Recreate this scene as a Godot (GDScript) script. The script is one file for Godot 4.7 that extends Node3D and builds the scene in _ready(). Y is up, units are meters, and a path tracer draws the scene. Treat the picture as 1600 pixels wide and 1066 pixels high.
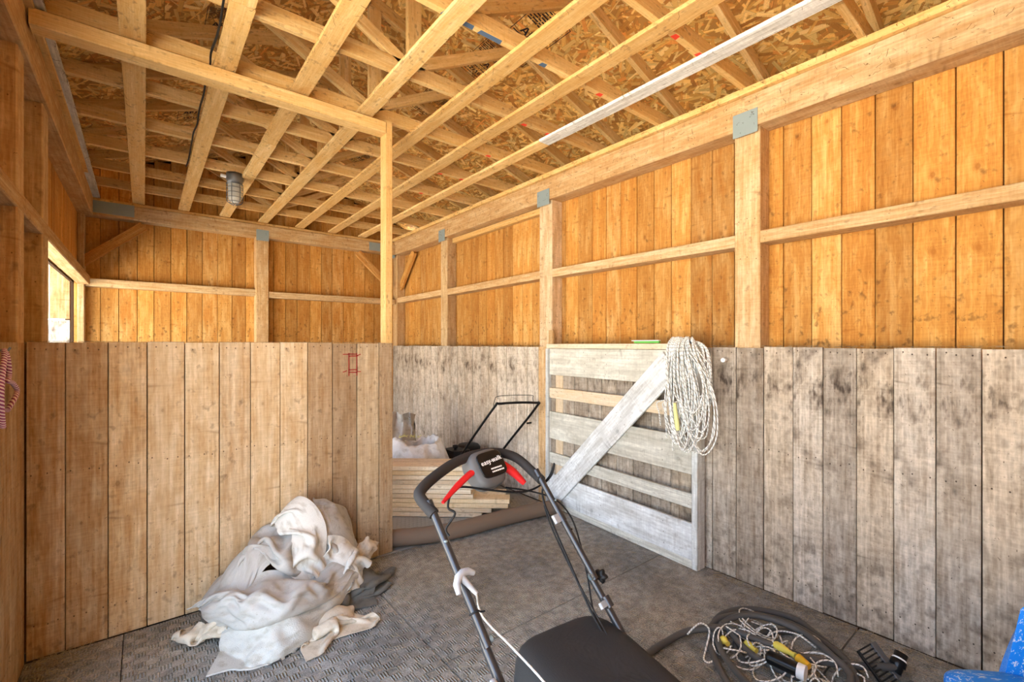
extends Node3D
# An open-fronted horse barn: board walls on posts, trussed roof, rubber mats, odds and ends on the floor.

const EYE := 1.52
const FOCAL := 709.5
const ATLAS := 8
const TEXLEN := 1.6

var rng := RandomNumberGenerator.new()
var M := {}
var cache := {}
var used := {}

# ------------------------------------------------------------------ mesh builder
class MB:
	var v := PackedVector3Array()
	var n := PackedVector3Array()
	var t := PackedVector2Array()
	var c := PackedColorArray()
	var ix := PackedInt32Array()
	var colored := false

	func vert(p: Vector3, nn: Vector3, uv: Vector2, col := Color.WHITE) -> int:
		v.append(p); n.append(nn); t.append(uv); c.append(col)
		return v.size() - 1

	func quad(a: Vector3, b: Vector3, cc: Vector3, d: Vector3, ua := Vector2(0, 0), ub := Vector2(1, 0), uc := Vector2(1, 1), ud := Vector2(0, 1)) -> void:
		var nn := (b - a).cross(cc - a)
		if nn.length() < 1e-12:
			nn = (cc - a).cross(d - a)
		nn = nn.normalized()
		var i := vert(a, nn, ua)
		vert(b, nn, ub); vert(cc, nn, uc); vert(d, nn, ud)
		ix.append_array([i, i + 2, i + 1, i, i + 3, i + 2])

	func tri(a: Vector3, b: Vector3, cc: Vector3, ua := Vector2(0, 0), ub := Vector2(1, 0), uc := Vector2(1, 1)) -> void:
		var nn := (b - a).cross(cc - a).normalized()
		var i := vert(a, nn, ua)
		vert(b, nn, ub); vert(cc, nn, uc)
		ix.append_array([i, i + 2, i + 1])

	# rows of points, smooth normals; the surface faces (along a row) x (down the rows)
	func grid(P: Array, us := 1.0, vs := 1.0, flip := false, cols: Array = []) -> void:
		var h := P.size()
		var w: int = P[0].size()
		var base := v.size()
		for j in h:
			for i in w:
				var du: Vector3 = P[j][mini(i + 1, w - 1)] - P[j][maxi(i - 1, 0)]
				var dv: Vector3 = P[mini(j + 1, h - 1)][i] - P[maxi(j - 1, 0)][i]
				if P[j][0].distance_to(P[j][w - 1]) < 1e-5 and (i == 0 or i == w - 1):
					du = P[j][1] - P[j][w - 2]
				var nn := du.cross(dv).normalized()
				if flip:
					nn = -nn
				if nn.length() < .5:
					nn = Vector3.UP
				vert(P[j][i], nn, Vector2(us * i / (w - 1.0), vs * j / (h - 1.0)), cols[j][i] if cols else Color.WHITE)
		for j in h - 1:
			for i in w - 1:
				var a := base + j * w + i
				if flip:
					ix.append_array([a, a + 1, a + w + 1, a, a + w + 1, a + w])
				else:
					ix.append_array([a, a + w + 1, a + 1, a, a + w, a + w + 1])

	# closed slab round a grid sheet
	func slab(P: Array, thick: float, us := 1.0, vs := 1.0) -> void:
		var h := P.size()
		var w: int = P[0].size()
		var Q := []
		for j in h:
			var row := PackedVector3Array()
			for i in w:
				var du: Vector3 = P[j][mini(i + 1, w - 1)] - P[j][maxi(i - 1, 0)]
				var dv: Vector3 = P[mini(j + 1, h - 1)][i] - P[maxi(j - 1, 0)][i]
				row.append(P[j][i] + du.cross(dv).normalized() * thick)
			Q.append(row)
		grid(P, us, vs, true)
		grid(Q, us, vs, false)
		for i in w - 1:
			quad(P[0][i], Q[0][i], Q[0][i + 1], P[0][i + 1])
			quad(P[h - 1][i], P[h - 1][i + 1], Q[h - 1][i + 1], Q[h - 1][i])
		for j in h - 1:
			quad(P[j][0], P[j + 1][0], Q[j + 1][0], Q[j][0])
			quad(P[j][w - 1], Q[j][w - 1], Q[j + 1][w - 1], P[j + 1][w - 1])

	# a board: width on x, length on y, thickness on z, chamfered along its length
	func plank(xf: Transform3D, W: float, L: float, T: float, ch: float, u0: float, u1: float, v0: float, v1: float) -> void:
		var w := W / 2
		var d := T / 2
		var s := [Vector2(-w + ch, d), Vector2(w - ch, d), Vector2(w, d - ch), Vector2(w, -d + ch), Vector2(w - ch, -d), Vector2(-w + ch, -d), Vector2(-w, -d + ch), Vector2(-w, d - ch)]
		var du := (u1 - u0) / W
		var us := [[u0, u1], [u1 - ch * du, u1], [u1 - minf(T, W) * du, u1], [u1 - ch * du, u1], [u1, u0], [u0, u0 + ch * du], [u0, u0 + minf(T, W) * du], [u0, u0 + ch * du]]
		for k in 8:
			var a: Vector2 = s[k]
			var b: Vector2 = s[(k + 1) % 8]
			quad(xf * Vector3(b.x, -L / 2, b.y), xf * Vector3(b.x, L / 2, b.y), xf * Vector3(a.x, L / 2, a.y), xf * Vector3(a.x, -L / 2, a.y),
				Vector2(us[k][1], v1), Vector2(us[k][1], v0), Vector2(us[k][0], v0), Vector2(us[k][0], v1))
		for e in [-1, 1]:
			for k in range(1, 7):
				var a := Vector3(s[0].x, e * L / 2, s[0].y)
				var b := Vector3(s[k].x, e * L / 2, s[k].y)
				var cc := Vector3(s[k + 1].x, e * L / 2, s[k + 1].y)
				var uv := func(p: Vector3): return Vector2(u0 + (p.x + w) * du, v0 + (p.z + d) * .1)
				if e > 0:
					tri(xf * a, xf * b, xf * cc, uv.call(a), uv.call(b), uv.call(cc))
				else:
					tri(xf * a, xf * cc, xf * b, uv.call(a), uv.call(cc), uv.call(b))

	func box(c0: Vector3, size: Vector3, ch := 0.0) -> void:
		plank(Transform3D(Basis(), c0), size.x, size.y, size.z, minf(ch, minf(size.x, size.z) * .3) if ch > 0 else minf(.0005, minf(size.x, size.z) * .2), 0, 1, 0, 1)

	func obox(xf: Transform3D, size: Vector3, ch := 0.0) -> void:
		plank(xf, size.x, size.y, size.z, minf(ch, minf(size.x, size.z) * .3) if ch > 0 else minf(.0005, minf(size.x, size.z) * .2), 0, 1, 0, 1)

	# tube along points; r may be a number or an array; flat squashes the section along its second axis
	func tube(P: Array, r: Variant, sides := 8, vs := 1.0, caps := true, flat := 1.0) -> void:
		var m := P.size()
		var T0: Vector3 = (P[1] - P[0]).normalized()
		var up := Vector3.UP if absf(T0.y) < .9 else Vector3.RIGHT
		var N := (up - T0 * up.dot(T0)).normalized()
		var rows := []
		for i in m:
			var T: Vector3 = (P[mini(i + 1, m - 1)] - P[maxi(i - 1, 0)]).normalized()
			N = (N - T * N.dot(T)).normalized()
			var B := T.cross(N)
			var rr: float = r[i] if r is Array else r
			var row := PackedVector3Array()
			for k in sides + 1:
				var a := TAU * k / sides
				row.append(P[i] + (N * cos(a) * flat + B * sin(a)) * rr)
			rows.append(row)
		grid(rows, 1.0, vs, false)
		if caps:
			for e in [0, m - 1]:
				var cen: Vector3 = P[e]
				for k in sides:
					if e == 0:
						tri(cen, rows[e][k + 1], rows[e][k])
					else:
						tri(cen, rows[e][k], rows[e][k + 1])

	# lathe: profile of (radius, height), about y of xf
	func lathe(xf: Transform3D, prof: Array, sides := 16, us := 1.0, vs := 1.0) -> void:
		var rows := []
		for p in prof:
			var row := PackedVector3Array()
			for k in sides + 1:
				var a := TAU * k / sides
				row.append(xf * Vector3(cos(a) * p.x, p.y, sin(a) * p.x))
			rows.append(row)
		grid(rows, us, vs, true)

	# rounded blob: |x/a|^e ...
	func blob(xf: Transform3D, rad: Vector3, e := .5, nu := 24, nv := 14, noise: FastNoiseLite = null, amp := 0.0, us := 1.0, vs := 1.0) -> void:
		var rows := []
		for j in nv + 1:
			var th := -PI / 2 + PI * j / nv
			var row := PackedVector3Array()
			for i in nu + 1:
				var ph := TAU * i / nu
				var cx := signf(cos(ph)) * pow(absf(cos(ph)), e) * pow(maxf(cos(th), 0.0), e)
				var cz := signf(sin(ph)) * pow(absf(sin(ph)), e) * pow(maxf(cos(th), 0.0), e)
				var cy := signf(sin(th)) * pow(absf(sin(th)), e)
				var p := Vector3(cx * rad.x, cy * rad.y, cz * rad.z)
				if noise:
					p *= 1.0 + amp * noise.get_noise_3dv(p * 100.0)
				row.append(xf * p)
			rows.append(row)
		grid(rows, us, vs, false)

	func mesh() -> ArrayMesh:
		var a := []
		a.resize(Mesh.ARRAY_MAX)
		a[Mesh.ARRAY_VERTEX] = v
		a[Mesh.ARRAY_NORMAL] = n
		a[Mesh.ARRAY_TEX_UV] = t
		if colored:
			a[Mesh.ARRAY_COLOR] = c
		a[Mesh.ARRAY_INDEX] = ix
		var m := ArrayMesh.new()
		m.add_surface_from_arrays(Mesh.PRIMITIVE_TRIANGLES, a)
		return m


# ------------------------------------------------------------------ node helpers
func numbered(called: String) -> String:
	var k: int = used.get(called, 0)
	used[called] = k + 1
	return called if k == 0 else "%s_%03d" % [called, k]

func thing(called: String, label: String, category: String, at := Vector3.ZERO, group := "") -> Node3D:
	var o := Node3D.new()
	o.name = numbered(called)
	add_child(o)
	o.position = at
	o.set_meta("label", label)
	o.set_meta("category", category)
	if group:
		o.set_meta("group", group)
	return o

func setting(called: String, label: String, category: String) -> Node3D:
	var o := thing(called, label, category)
	o.set_meta("kind", "structure")
	return o

func part(parent: Node3D, called: String, m: Mesh, mat: Material, xf := Transform3D(), label := "") -> MeshInstance3D:
	var o := MeshInstance3D.new()
	o.name = called
	o.mesh = m
	o.material_override = mat
	o.transform = xf
	parent.add_child(o, true)
	if label:
		o.set_meta("label", label)
	return o

func sub(parent: Node3D, called: String) -> Node3D:
	var o := Node3D.new()
	o.name = called
	parent.add_child(o, true)
	return o

# a shared board mesh with its own slice of a wood atlas
func board_mesh(W: float, L: float, T: float, ch: float, col: int, v0: float) -> ArrayMesh:
	var key := "%.3f %.3f %.3f %.4f %d %.2f" % [W, L, T, ch, col, v0]
	if not cache.has(key):
		var b := MB.new()
		b.plank(Transform3D(), W, L, T, ch, (col + .03) / ATLAS, (col + .97) / ATLAS, v0, v0 + L / TEXLEN)
		cache[key] = b.mesh()
	return cache[key]

func tint(key: String) -> Material:
	var list: Array = M[key]
	return list[rng.randi() % list.size()]

# board between two points; wide = direction of its width
func beam(parent: Node3D, called: String, a: Vector3, b: Vector3, wide: Vector3, W: float, T: float, mat: Material, ch := .003, fixed := false, label := "") -> MeshInstance3D:
	var y := (b - a).normalized()
	var x := (wide - y * wide.dot(y)).normalized()
	var z := x.cross(y)
	var col := rng.randi() % ATLAS
	var v0 := 0.0 if fixed else snappedf(rng.randf(), .125)
	return part(parent, called, board_mesh(snappedf(W, .001), snappedf(a.distance_to(b), .001), T, ch, col, v0), mat, Transform3D(Basis(x, y, z), (a + b) / 2), label)

func smooth(P: Array, per := 6) -> Array:
	var out := []
	var m := P.size()
	for i in m - 1:
		for k in per:
			var f := float(k) / per
			out.append((P[i] as Vector3).cubic_interpolate(P[i + 1], P[maxi(i - 1, 0)], P[mini(i + 2, m - 1)], f))
	out.append(P[m - 1])
	return out

func surface(net: Array, nu: int, nv: int) -> Array:
	var rows := []
	for r in net:
		rows.append(resample(r, nu))
	var out := []
	for j in nv:
		out.append(PackedVector3Array())
	for i in nu:
		var col := []
		for r in rows:
			col.append(r[i])
		var cc := resample(col, nv)
		for j in nv:
			out[j].append(cc[j])
	return out

func resample(P: Array, m: int) -> Array:
	var out := []
	var k := P.size()
	for i in m:
		var f := (k - 1.0) * i / (m - 1.0)
		var s := mini(int(f), k - 2)
		out.append((P[s] as Vector3).cubic_interpolate(P[s + 1], P[maxi(s - 1, 0)], P[mini(s + 2, k - 1)], f - s))
	return out


# ------------------------------------------------------------------ textures
func noise_bytes(sd: int, w: int, h: int, freq: float, oct := 4, sx := 1, sy := 1) -> PackedByteArray:
	var f := FastNoiseLite.new()
	f.seed = sd
	f.frequency = freq
	f.fractal_octaves = oct
	f.noise_type = FastNoiseLite.TYPE_SIMPLEX_SMOOTH
	var im := f.get_seamless_image(w / sx, h / sy)
	if sx > 1 or sy > 1:
		im.resize(w, h, Image.INTERPOLATE_CUBIC)
	im.convert(Image.FORMAT_L8)
	return im.get_data()

# grain, figure, weathering and dirt of eight boards: [tone, weather, dirt]
func wood_fields(sd: int, W: int, H: int, flat: float, knots: int, specks: int, dirt_low: float, bandv: float, nails := false, scuff := 0.0) -> Array:
	var r := RandomNumberGenerator.new()
	r.seed = sd
	var streak := noise_bytes(sd + 1, W, H, .07, 4, 1, 32)
	var fine := noise_bytes(sd + 2, W, H, .25, 3, 1, 8)
	var blotch := noise_bytes(sd + 3, W, H, .016, 4, 1, 4)
	var mark := noise_bytes(sd + 5, W, H, .02, 5)
	var smudge := noise_bytes(sd + 6, W, H, .007, 5)
	var scratch := noise_bytes(sd + 7, W, H, .05, 5, 1, 3)
	var rub := noise_bytes(sd + 8, W, H, .035, 5, 2, 1)
	var saw := noise_bytes(sd + 4, W, H, .12, 3, 16, 1)
	var tone := PackedByteArray(); tone.resize(W * H)
	var weather := PackedByteArray(); weather.resize(W * H)
	var dirt := PackedByteArray(); dirt.resize(W * H)
	var cw := W / ATLAS
	for c in ATLAS:
		var off := r.randf_range(-22, 22)
		var cen := r.randf_range(.2, .8) * cw
		var bend := r.randf_range(10, 26) * flat
		var drift := r.randf_range(-.02, .02)
		var wbase := r.randf_range(-30, 40)
		for y in H:
			var o := y * W + c * cw
			var yy := y * drift
			var low := 0.0
			var band := 0.0
			if dirt_low > 0.0:
				low = maxf(0.0, (float(y) / H - .62) * 2.6) * dirt_low
			if bandv > 0.0:
				band = maxf(0.0, 1.0 - absf(float(y) / H - bandv) * 8.0) * 150.0
			for x in cw:
				var k := o + x
				var bl := blotch[k]
				var fx := (x - cen) / cw
				var ring := sin(fx * fx * bend + yy + bl * .09) * 12.0 * flat
				tone[k] = clampi(int(128 + off + ring + (streak[k] - 128) * .26 + (fine[k] - 128) * .13 + (saw[k] - 128) * .13 + (bl - 128) * .22 + (mark[k] - 128) * .12 + ((scratch[k] - 128) * .32 + (rub[k] - 128) * .26) * scuff), 0, 255)
				weather[k] = clampi(int(128 + wbase + (bl - 128) * .55 + (streak[k] - 128) * .25), 0, 255)
				dirt[k] = clampi(int((mark[k] - 182) * (2.2 - 1.7 * scuff) + low * (mark[k] / 128.0 - .5) + band * maxf(0.0, (smudge[k] + scratch[k]) / 256.0 - .82) * 1.6 + maxf(0.0, smudge[k] - 150.0) * .6 + maxf(0.0, (scratch[k] + rub[k] + smudge[k]) / 3.0 - 122.0) * scuff * 1.3), 0, 255)
		for kk in knots:
			var kx := r.randf_range(.15, .85) * cw
			var ky := r.randf() * H
			var ra := r.randf_range(4, 9)
			for y in range(int(ky - ra * 4), int(ky + ra * 4)):
				for x in range(maxi(0, int(kx - ra * 3)), mini(cw, int(kx + ra * 3))):
					var d := Vector2((x - kx) / ra, (y - ky) / (ra * 1.25)).length()
					var k := posmod(y, H) * W + c * cw + x
					if d < 1.0:
						tone[k] = clampi(int(tone[k] * .3 + 8 + 12 * sin(d * 9)), 0, 255)
					elif d < 2.6:
						tone[k] = clampi(int(tone[k] - (2.6 - d) * 22 - 9 * sin(d * 11)), 0, 255)
		for kk in 2:      # spike knots running in from an edge
			var ky := r.randf() * H
			var kx := 0.0 if r.randf() < .5 else float(cw)
			var rx := r.randf_range(30, 75)
			var ry := r.randf_range(3, 7)
			var tilt := r.randf_range(-.25, .25)
			for y in range(int(ky - ry * 5), int(ky + ry * 5)):
				for x in cw:
					var d := Vector2((x - kx) / rx, (y - ky - tilt * (x - kx)) / ry).length()
					if d < 2.0:
						var k := posmod(y, H) * W + c * cw + x
						var amt := 62.0 * (1.0 - d) if d < 1.0 else 0.0
						tone[k] = clampi(int(tone[k] - amt - maxf(0.0, 2.0 - d) * 13), 0, 255)
		for kk in specks:
			var px := r.randi() % cw
			var py := r.randi() % H
			if dirt_low > 0.0 and r.randf() < .5:
				py = H - 1 - int(pow(r.randf(), 2.0) * H * .45)
			var ln := r.randi_range(1, 7)
			var dx := r.randf_range(-1, 1)
			var dy := r.randf_range(-1, 1)
			var st := r.randi_range(70, 190)
			for q in ln:
				for e in 2:
					var k := posmod(py + int(dy * q), H) * W + c * cw + clampi(px + int(dx * q) + e, 0, cw - 1)
					dirt[k] = maxi(dirt[k], st)
	if nails:
		for c in ATLAS:
			for vv in [.018, .40, .86]:
				for q in 3:
					var cx := int((.18 + .32 * q + r.randf_range(-.06, .06)) * cw) + c * cw
					var cy := int((vv + r.randf_range(-.006, .006)) * H)
					for dy in range(-2, 3):
						for dx in range(-2, 3):
							if dx * dx + dy * dy < 6:
								dirt[(cy + dy) * W + cx + dx] = 210
	return [tone, weather, dirt]

func wood_image(f: Array, W: int, H: int, light: Color, dark: Color, grey: Color, soil: Color, wk: float, wbias: float, dk: float) -> Image:
	var tone: PackedByteArray = f[0]
	var weather: PackedByteArray = f[1]
	var dirt: PackedByteArray = f[2]
	var lut := PackedFloat32Array()
	for i in 256:
		var q := dark.lerp(light, smoothstep(20.0, 225.0, i))
		lut.append_array([q.r * 255, q.g * 255, q.b * 255])
	var out := PackedByteArray()
	out.resize(W * H * 3)
	var gr := grey.r * 255
	var gg := grey.g * 255
	var gb := grey.b * 255
	var sr := soil.r * 255
	var sg := soil.g * 255
	var sb := soil.b * 255
	for k in W * H:
		var ti := tone[k] * 3
		var w := clampf((weather[k] - 128) * wk / 128.0 + wbias, 0.0, 1.0)
		var g := .64 + tone[k] * .0026
		var d := dirt[k] * dk / 255.0
		if d > .85:
			d = .85
		var e := 1.0 - d
		out[k * 3] = mini(255, int((lut[ti] * (1.0 - w) + gr * g * w) * e + sr * d))
		out[k * 3 + 1] = mini(255, int((lut[ti + 1] * (1.0 - w) + gg * g * w) * e + sg * d))
		out[k * 3 + 2] = mini(255, int((lut[ti + 2] * (1.0 - w) + gb * g * w) * e + sb * d))
	return Image.create_from_data(W, H, false, Image.FORMAT_RGB8, out)

func normal_of(bytes: PackedByteArray, W: int, H: int, strength: float) -> Texture2D:
	var im := Image.create_from_data(W, H, false, Image.FORMAT_L8, bytes)
	im.convert(Image.FORMAT_RGBA8)
	im.bump_map_to_normal_map(strength)
	return ImageTexture.create_from_image(im)

func rgb8(r: int, g: int, b: int) -> Color:
	return Color(r / 255.0, g / 255.0, b / 255.0)

func std(col: Color, rough := .8, metal := 0.0, tex: Texture2D = null, nor: Texture2D = null, nscale := 1.0) -> StandardMaterial3D:
	var m := StandardMaterial3D.new()
	m.albedo_color = col
	m.roughness = rough
	m.metallic = metal
	m.metallic_specular = .35
	if tex:
		m.albedo_texture = tex
	if nor:
		m.normal_enabled = true
		m.normal_texture = nor
		m.normal_scale = nscale
	return m

func tints(tex: Texture2D, nor: Texture2D, list: Array, rough := .85, ns := .3) -> Array:
	var out := []
	for c in list:
		out.append(std(c, rough, 0, tex, nor, ns))
	return out

func osb_image(W: int) -> Array:
	var r := RandomNumberGenerator.new()
	r.seed = 77
	var col := PackedByteArray(); col.resize(W * W * 3)
	var hgt := PackedByteArray(); hgt.resize(W * W)
	for k in W * W:
		col[k * 3] = 176; col[k * 3 + 1] = 128; col[k * 3 + 2] = 66
		hgt[k] = 90
	var pal := [rgb8(236, 194, 116), rgb8(224, 174, 94), rgb8(206, 150, 72), rgb8(244, 210, 142), rgb8(186, 126, 58), rgb8(230, 182, 100), rgb8(160, 102, 46), rgb8(222, 186, 116), rgb8(208, 134, 64)]
	for f in 3600:
		var ln := r.randf_range(26, 92)
		var wd := r.randf_range(5, 19)
		var an := r.randfn(0.0, .75) + (PI / 2 if r.randf() < .25 else 0.0)
		var ca := cos(an)
		var sa := sin(an)
		var px := r.randf() * W
		var py := r.randf() * W
		var q: Color = pal[r.randi() % pal.size()]
		q = q.lerp(rgb8(222, 172, 92), .2) * r.randf_range(.9, 1.12)
		var hh := r.randi_range(40, 220)
		var R := int(minf(q.r, 1) * 255)
		var G := int(minf(q.g, 1) * 255)
		var B := int(minf(q.b, 1) * 255)
		var skew := r.randf_range(-.4, .4)
		for j in int(wd):
			var edge := .8 if j == 0 else 1.0
			var s0 := r.randf_range(0, 5) + j * skew
			var st := 1.0 + r.randf_range(-.04, .04)
			var jr := int(R * edge * st)
			var jg := int(G * edge * st)
			var jb := int(B * edge * st)
			for i in range(int(s0), int(ln)):
				var k := posmod(int(py + i * sa + j * ca), W) * W + posmod(int(px + i * ca - j * sa), W)
				col[k * 3] = mini(jr, 255); col[k * 3 + 1] = mini(jg, 255); col[k * 3 + 2] = mini(jb, 255)
				hgt[k] = hh
	return [Image.create_from_data(W, W, false, Image.FORMAT_RGB8, col), hgt]

func make_materials() -> void:
	var W := 1024
	var H := 1024
	var fresh := wood_fields(11, W, H, .9, 2, 110, 70.0, 0.0)
	var worn := wood_fields(23, W, H, .45, 1, 90, 30.0, 0.0, true, .35)
	var grimy := wood_fields(37, W, H, .3, 0, 170, 80.0, .14, true, 1.0)
	var nf := normal_of(fresh[0], W, H, 2.0)
	var nw := normal_of(worn[0], W, H, 2.6)
	var ng := normal_of(grimy[0], W, H, 2.6)
	var mk := func(f, a, b, g, s, wk, wb, dk): return ImageTexture.create_from_image(wood_image(f, W, H, a, b, g, s, wk, wb, dk))
	var shades := [Color(1, 1, 1), Color(.93, .92, .90), Color(.97, .95, .90), Color(.88, .86, .83)]
	var t_up = mk.call(fresh, rgb8(226, 172, 92), rgb8(172, 112, 48), rgb8(214, 174, 116), rgb8(84, 54, 26), .8, .1, .8)
	M.upper = tints(t_up, nf, shades)
	var t_part = mk.call(worn, rgb8(226, 188, 136), rgb8(160, 116, 70), rgb8(200, 180, 152), rgb8(86, 64, 44), .9, .35, .9)
	M.partition = tints(t_part, nw, [Color(1, 1, 1), Color(.95, .93, .9), Color(.97, .93, .86), Color(.9, .88, .85)])
	var t_pp = mk.call(worn, rgb8(236, 206, 162), rgb8(184, 146, 102), rgb8(218, 198, 168), rgb8(86, 64, 44), .9, .5, .9)
	M.part_pale = tints(t_pp, nw, [Color(1, 1, 1), Color(.97, .96, .94), Color(.95, .92, .88)])
	M.part_brown = tints(t_pp, nw, [Color(.78, .73, .68), Color(.72, .66, .6), Color(.82, .79, .75)])
	var t_dado = mk.call(grimy, rgb8(212, 195, 171), rgb8(130, 112, 93), rgb8(188, 176, 160), rgb8(62, 51, 42), .8, .55, 1.0)
	var t_dp = mk.call(grimy, rgb8(224, 208, 184), rgb8(150, 130, 108), rgb8(204, 192, 174), rgb8(80, 66, 54), .8, .5, 1.0)
	M.dado_pale = tints(t_dp, ng, [Color(1, 1, 1), Color(.96, .95, .94), Color(.92, .91, .9)])
	M.dado = tints(t_dado, ng, [Color(1, 1, 1), Color(.94, .93, .92), Color(.9, .89, .88), Color(.97, .95, .92)])
	var t_new = mk.call(fresh, rgb8(244, 206, 140), rgb8(212, 164, 94), rgb8(234, 206, 154), rgb8(90, 62, 34), .7, .15, .55)
	M.lumber = tints(t_new, nf, [Color(1, 1, 1), Color(.96, .95, .93), Color(.92, .9, .87)])
	var t_beam = mk.call(worn, rgb8(222, 188, 138), rgb8(168, 126, 78), rgb8(204, 182, 148), rgb8(92, 66, 40), .8, .25, .8)
	M.beam = tints(t_beam, nw, [Color(1, 1, 1), Color(.95, .94, .92)])
	var t_grey = mk.call(worn, rgb8(220, 220, 214), rgb8(176, 174, 166), rgb8(220, 222, 220), rgb8(96, 88, 76), .8, .5, .6)
	M.grey = tints(t_grey, nw, [Color(1, 1, 1), Color(.94, .94, .93), Color(.97, .95, .9)])
	M.gold = tints(t_new, nf, [Color(.96, .93, .82)])
	var t_pale = mk.call(fresh, rgb8(240, 224, 196), rgb8(206, 180, 142), rgb8(226, 212, 190), rgb8(110, 84, 60), .7, .3, .5)
	M.pale = tints(t_pale, nf, [Color(1, 1, 1), Color(.94, .92, .9), Color(.97, .93, .86)])
	M.white_dado = tints(t_grey, nw, [Color(1, 1, 1)])
	M.outer = std(rgb8(70, 50, 32), .95)

	var ob := osb_image(1024)
	M.osb = std(Color.WHITE, .75, 0, ImageTexture.create_from_image(ob[0]), normal_of(ob[1], 1024, 1024, 1.2), .6)

	# rubber mat: raised groups of four bars, dusty
	var S := 1024
	var hm := Image.create(S, S, false, Image.FORMAT_L8)
	hm.fill(Color(.25, .25, .25))
	var cell := S / 12
	for gy in 24:
		for gx in 12:
			var ox := gx * cell + (cell / 2 if gy % 2 else 0)
			var oy := gy * (S / 24)
			for b in 4:
				hm.fill_rect(Rect2i((ox + 4 + b * 12) % S, oy + 3, 6, 36), Color(.9, .9, .9))
	hm.resize(S / 2, S / 2, Image.INTERPOLATE_LANCZOS)
	hm.resize(S, S, Image.INTERPOLATE_CUBIC)
	var hb := hm.get_data()
	var d1 := noise_bytes(301, S, S, .012, 5)
	var d2 := noise_bytes(302, S, S, .11, 4)
	var mc := PackedByteArray(); mc.resize(S * S * 3)
	for k in S * S:
		var a := (d1[k] - 128) * .22 + (d2[k] - 128) * .34 + (hb[k] - 64) * .13
		mc[k * 3] = clampi(int(153 + a), 0, 255)
		mc[k * 3 + 1] = clampi(int(149 + a), 0, 255)
		mc[k * 3 + 2] = clampi(int(141 + a * .97), 0, 255)
	var r := RandomNumberGenerator.new()
	r.seed = 9
	for f in 1700:
		var px := r.randf() * S
		var py := r.randf() * S
		var an := r.randf() * TAU
		var pale := r.randf() < .6
		for i in r.randi_range(6, 34):
			var k := posmod(int(py + i * sin(an)), S) * S + posmod(int(px + i * cos(an)), S)
			mc[k * 3] = 206 if pale else 110; mc[k * 3 + 1] = 188 if pale else 92; mc[k * 3 + 2] = 156 if pale else 74
	M.mat = std(Color.WHITE, .7, 0, ImageTexture.create_from_image(Image.create_from_data(S, S, false, Image.FORMAT_RGB8, mc)), normal_of(hb, S, S, 8.0), 1.15)
	M.mat.vertex_color_use_as_albedo = true
	var h2 := PackedByteArray(); h2.resize(256 * 256)
	for y in 256:
		for x in 256:
			var q := Vector2(fposmod(x + (16 if (y / 32) % 2 else 0), 32) - 16, y % 32 - 16).length()
			h2[y * 256 + x] = int(60 + 170 * smoothstep(13.0, 8.0, q))
	M.mat_stud = std(rgb8(146, 140, 131), .7, 0, null, normal_of(h2, 256, 256, 4.0), 1.0)
	M.earth = std(rgb8(60, 52, 44), .95)

	# cloths
	var wv := noise_bytes(401, 512, 512, .16, 4)
	var st := noise_bytes(402, 512, 512, .008, 5)
	var s2 := noise_bytes(403, 512, 512, .05, 4)
	var cc := PackedByteArray(); cc.resize(512 * 512 * 3)
	for k in 512 * 512:
		var dd := maxf(0.0, (st[k] - 138) * .4) + maxf(0.0, (s2[k] - 186) * .7)
		var g := 246.0 + (wv[k] - 128) * .06
		cc[k * 3] = clampi(int(g - dd * .75), 0, 255)
		cc[k * 3 + 1] = clampi(int(g - 2 - dd * .85), 0, 255)
		cc[k * 3 + 2] = clampi(int(g - 8 - dd), 0, 255)
	var cloth_tex := ImageTexture.create_from_image(Image.create_from_data(512, 512, false, Image.FORMAT_RGB8, cc))
	var wn := normal_of(wv, 512, 512, 1.6)
	var fr := FastNoiseLite.new()
	fr.seed = 404
	fr.frequency = .012
	fr.fractal_type = FastNoiseLite.FRACTAL_RIDGED
	fr.fractal_octaves = 3
	fr.domain_warp_enabled = true
	fr.domain_warp_amplitude = 40.0
	fr.domain_warp_frequency = .01
	var ci := fr.get_seamless_image(512, 512)
	ci.convert(Image.FORMAT_L8)
	var crease := ci.get_data()
	for k in 512 * 512:
		crease[k] = clampi(int(crease[k] * .8 + wv[k] * .12), 0, 255)
	var cn := normal_of(crease, 512, 512, 3.0)
	M.canvas = std(rgb8(192, 190, 187), .9, 0, cloth_tex, cn, .55)
	M.band = std(rgb8(230, 228, 223), .95, 0, cloth_tex, wn, 1.1)
	M.fleece = std(rgb8(200, 199, 194), .95, 0, cloth_tex, wn, 1.1)
	M.cream = std(rgb8(216, 205, 188), .9, 0, cloth_tex, cn, .8)
	M.dark_cloth = std(rgb8(112, 112, 108), .9, 0, cloth_tex, cn, .8)
	M.sack = std(rgb8(228, 229, 234), .5, 0, cloth_tex, cn, .9)
	M.sack_grey = std(rgb8(190, 187, 184), .5, 0, cloth_tex, cn, .7)
	for k in ["canvas", "fleece", "cream", "dark_cloth", "sack", "sack_grey"]:
		M[k].backlight_enabled = false

	# metals, plastics, rubber
	M.steel = std(rgb8(150, 166, 168), .5, .3, null, wn, .2)
	M.zinc = std(rgb8(122, 126, 128), .5, .75)
	M.tube = std(rgb8(74, 74, 76), .3, .65)
	M.black = std(rgb8(30, 29, 29), .5)
	M.black_gloss = std(rgb8(22, 21, 21), .28)
	M.foam = std(rgb8(52, 50, 49), .75)
	M.housing = std(rgb8(98, 97, 96), .5)
	M.red = std(rgb8(214, 40, 42), .35)
	M.grey_plastic = std(rgb8(178, 179, 180), .5)
	M.white_paint = std(rgb8(240, 240, 238), .5)
	M.cord = std(rgb8(236, 236, 232), .7)
	M.bag = std(rgb8(50, 50, 50), .8, 0, null, wn, .4)
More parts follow.
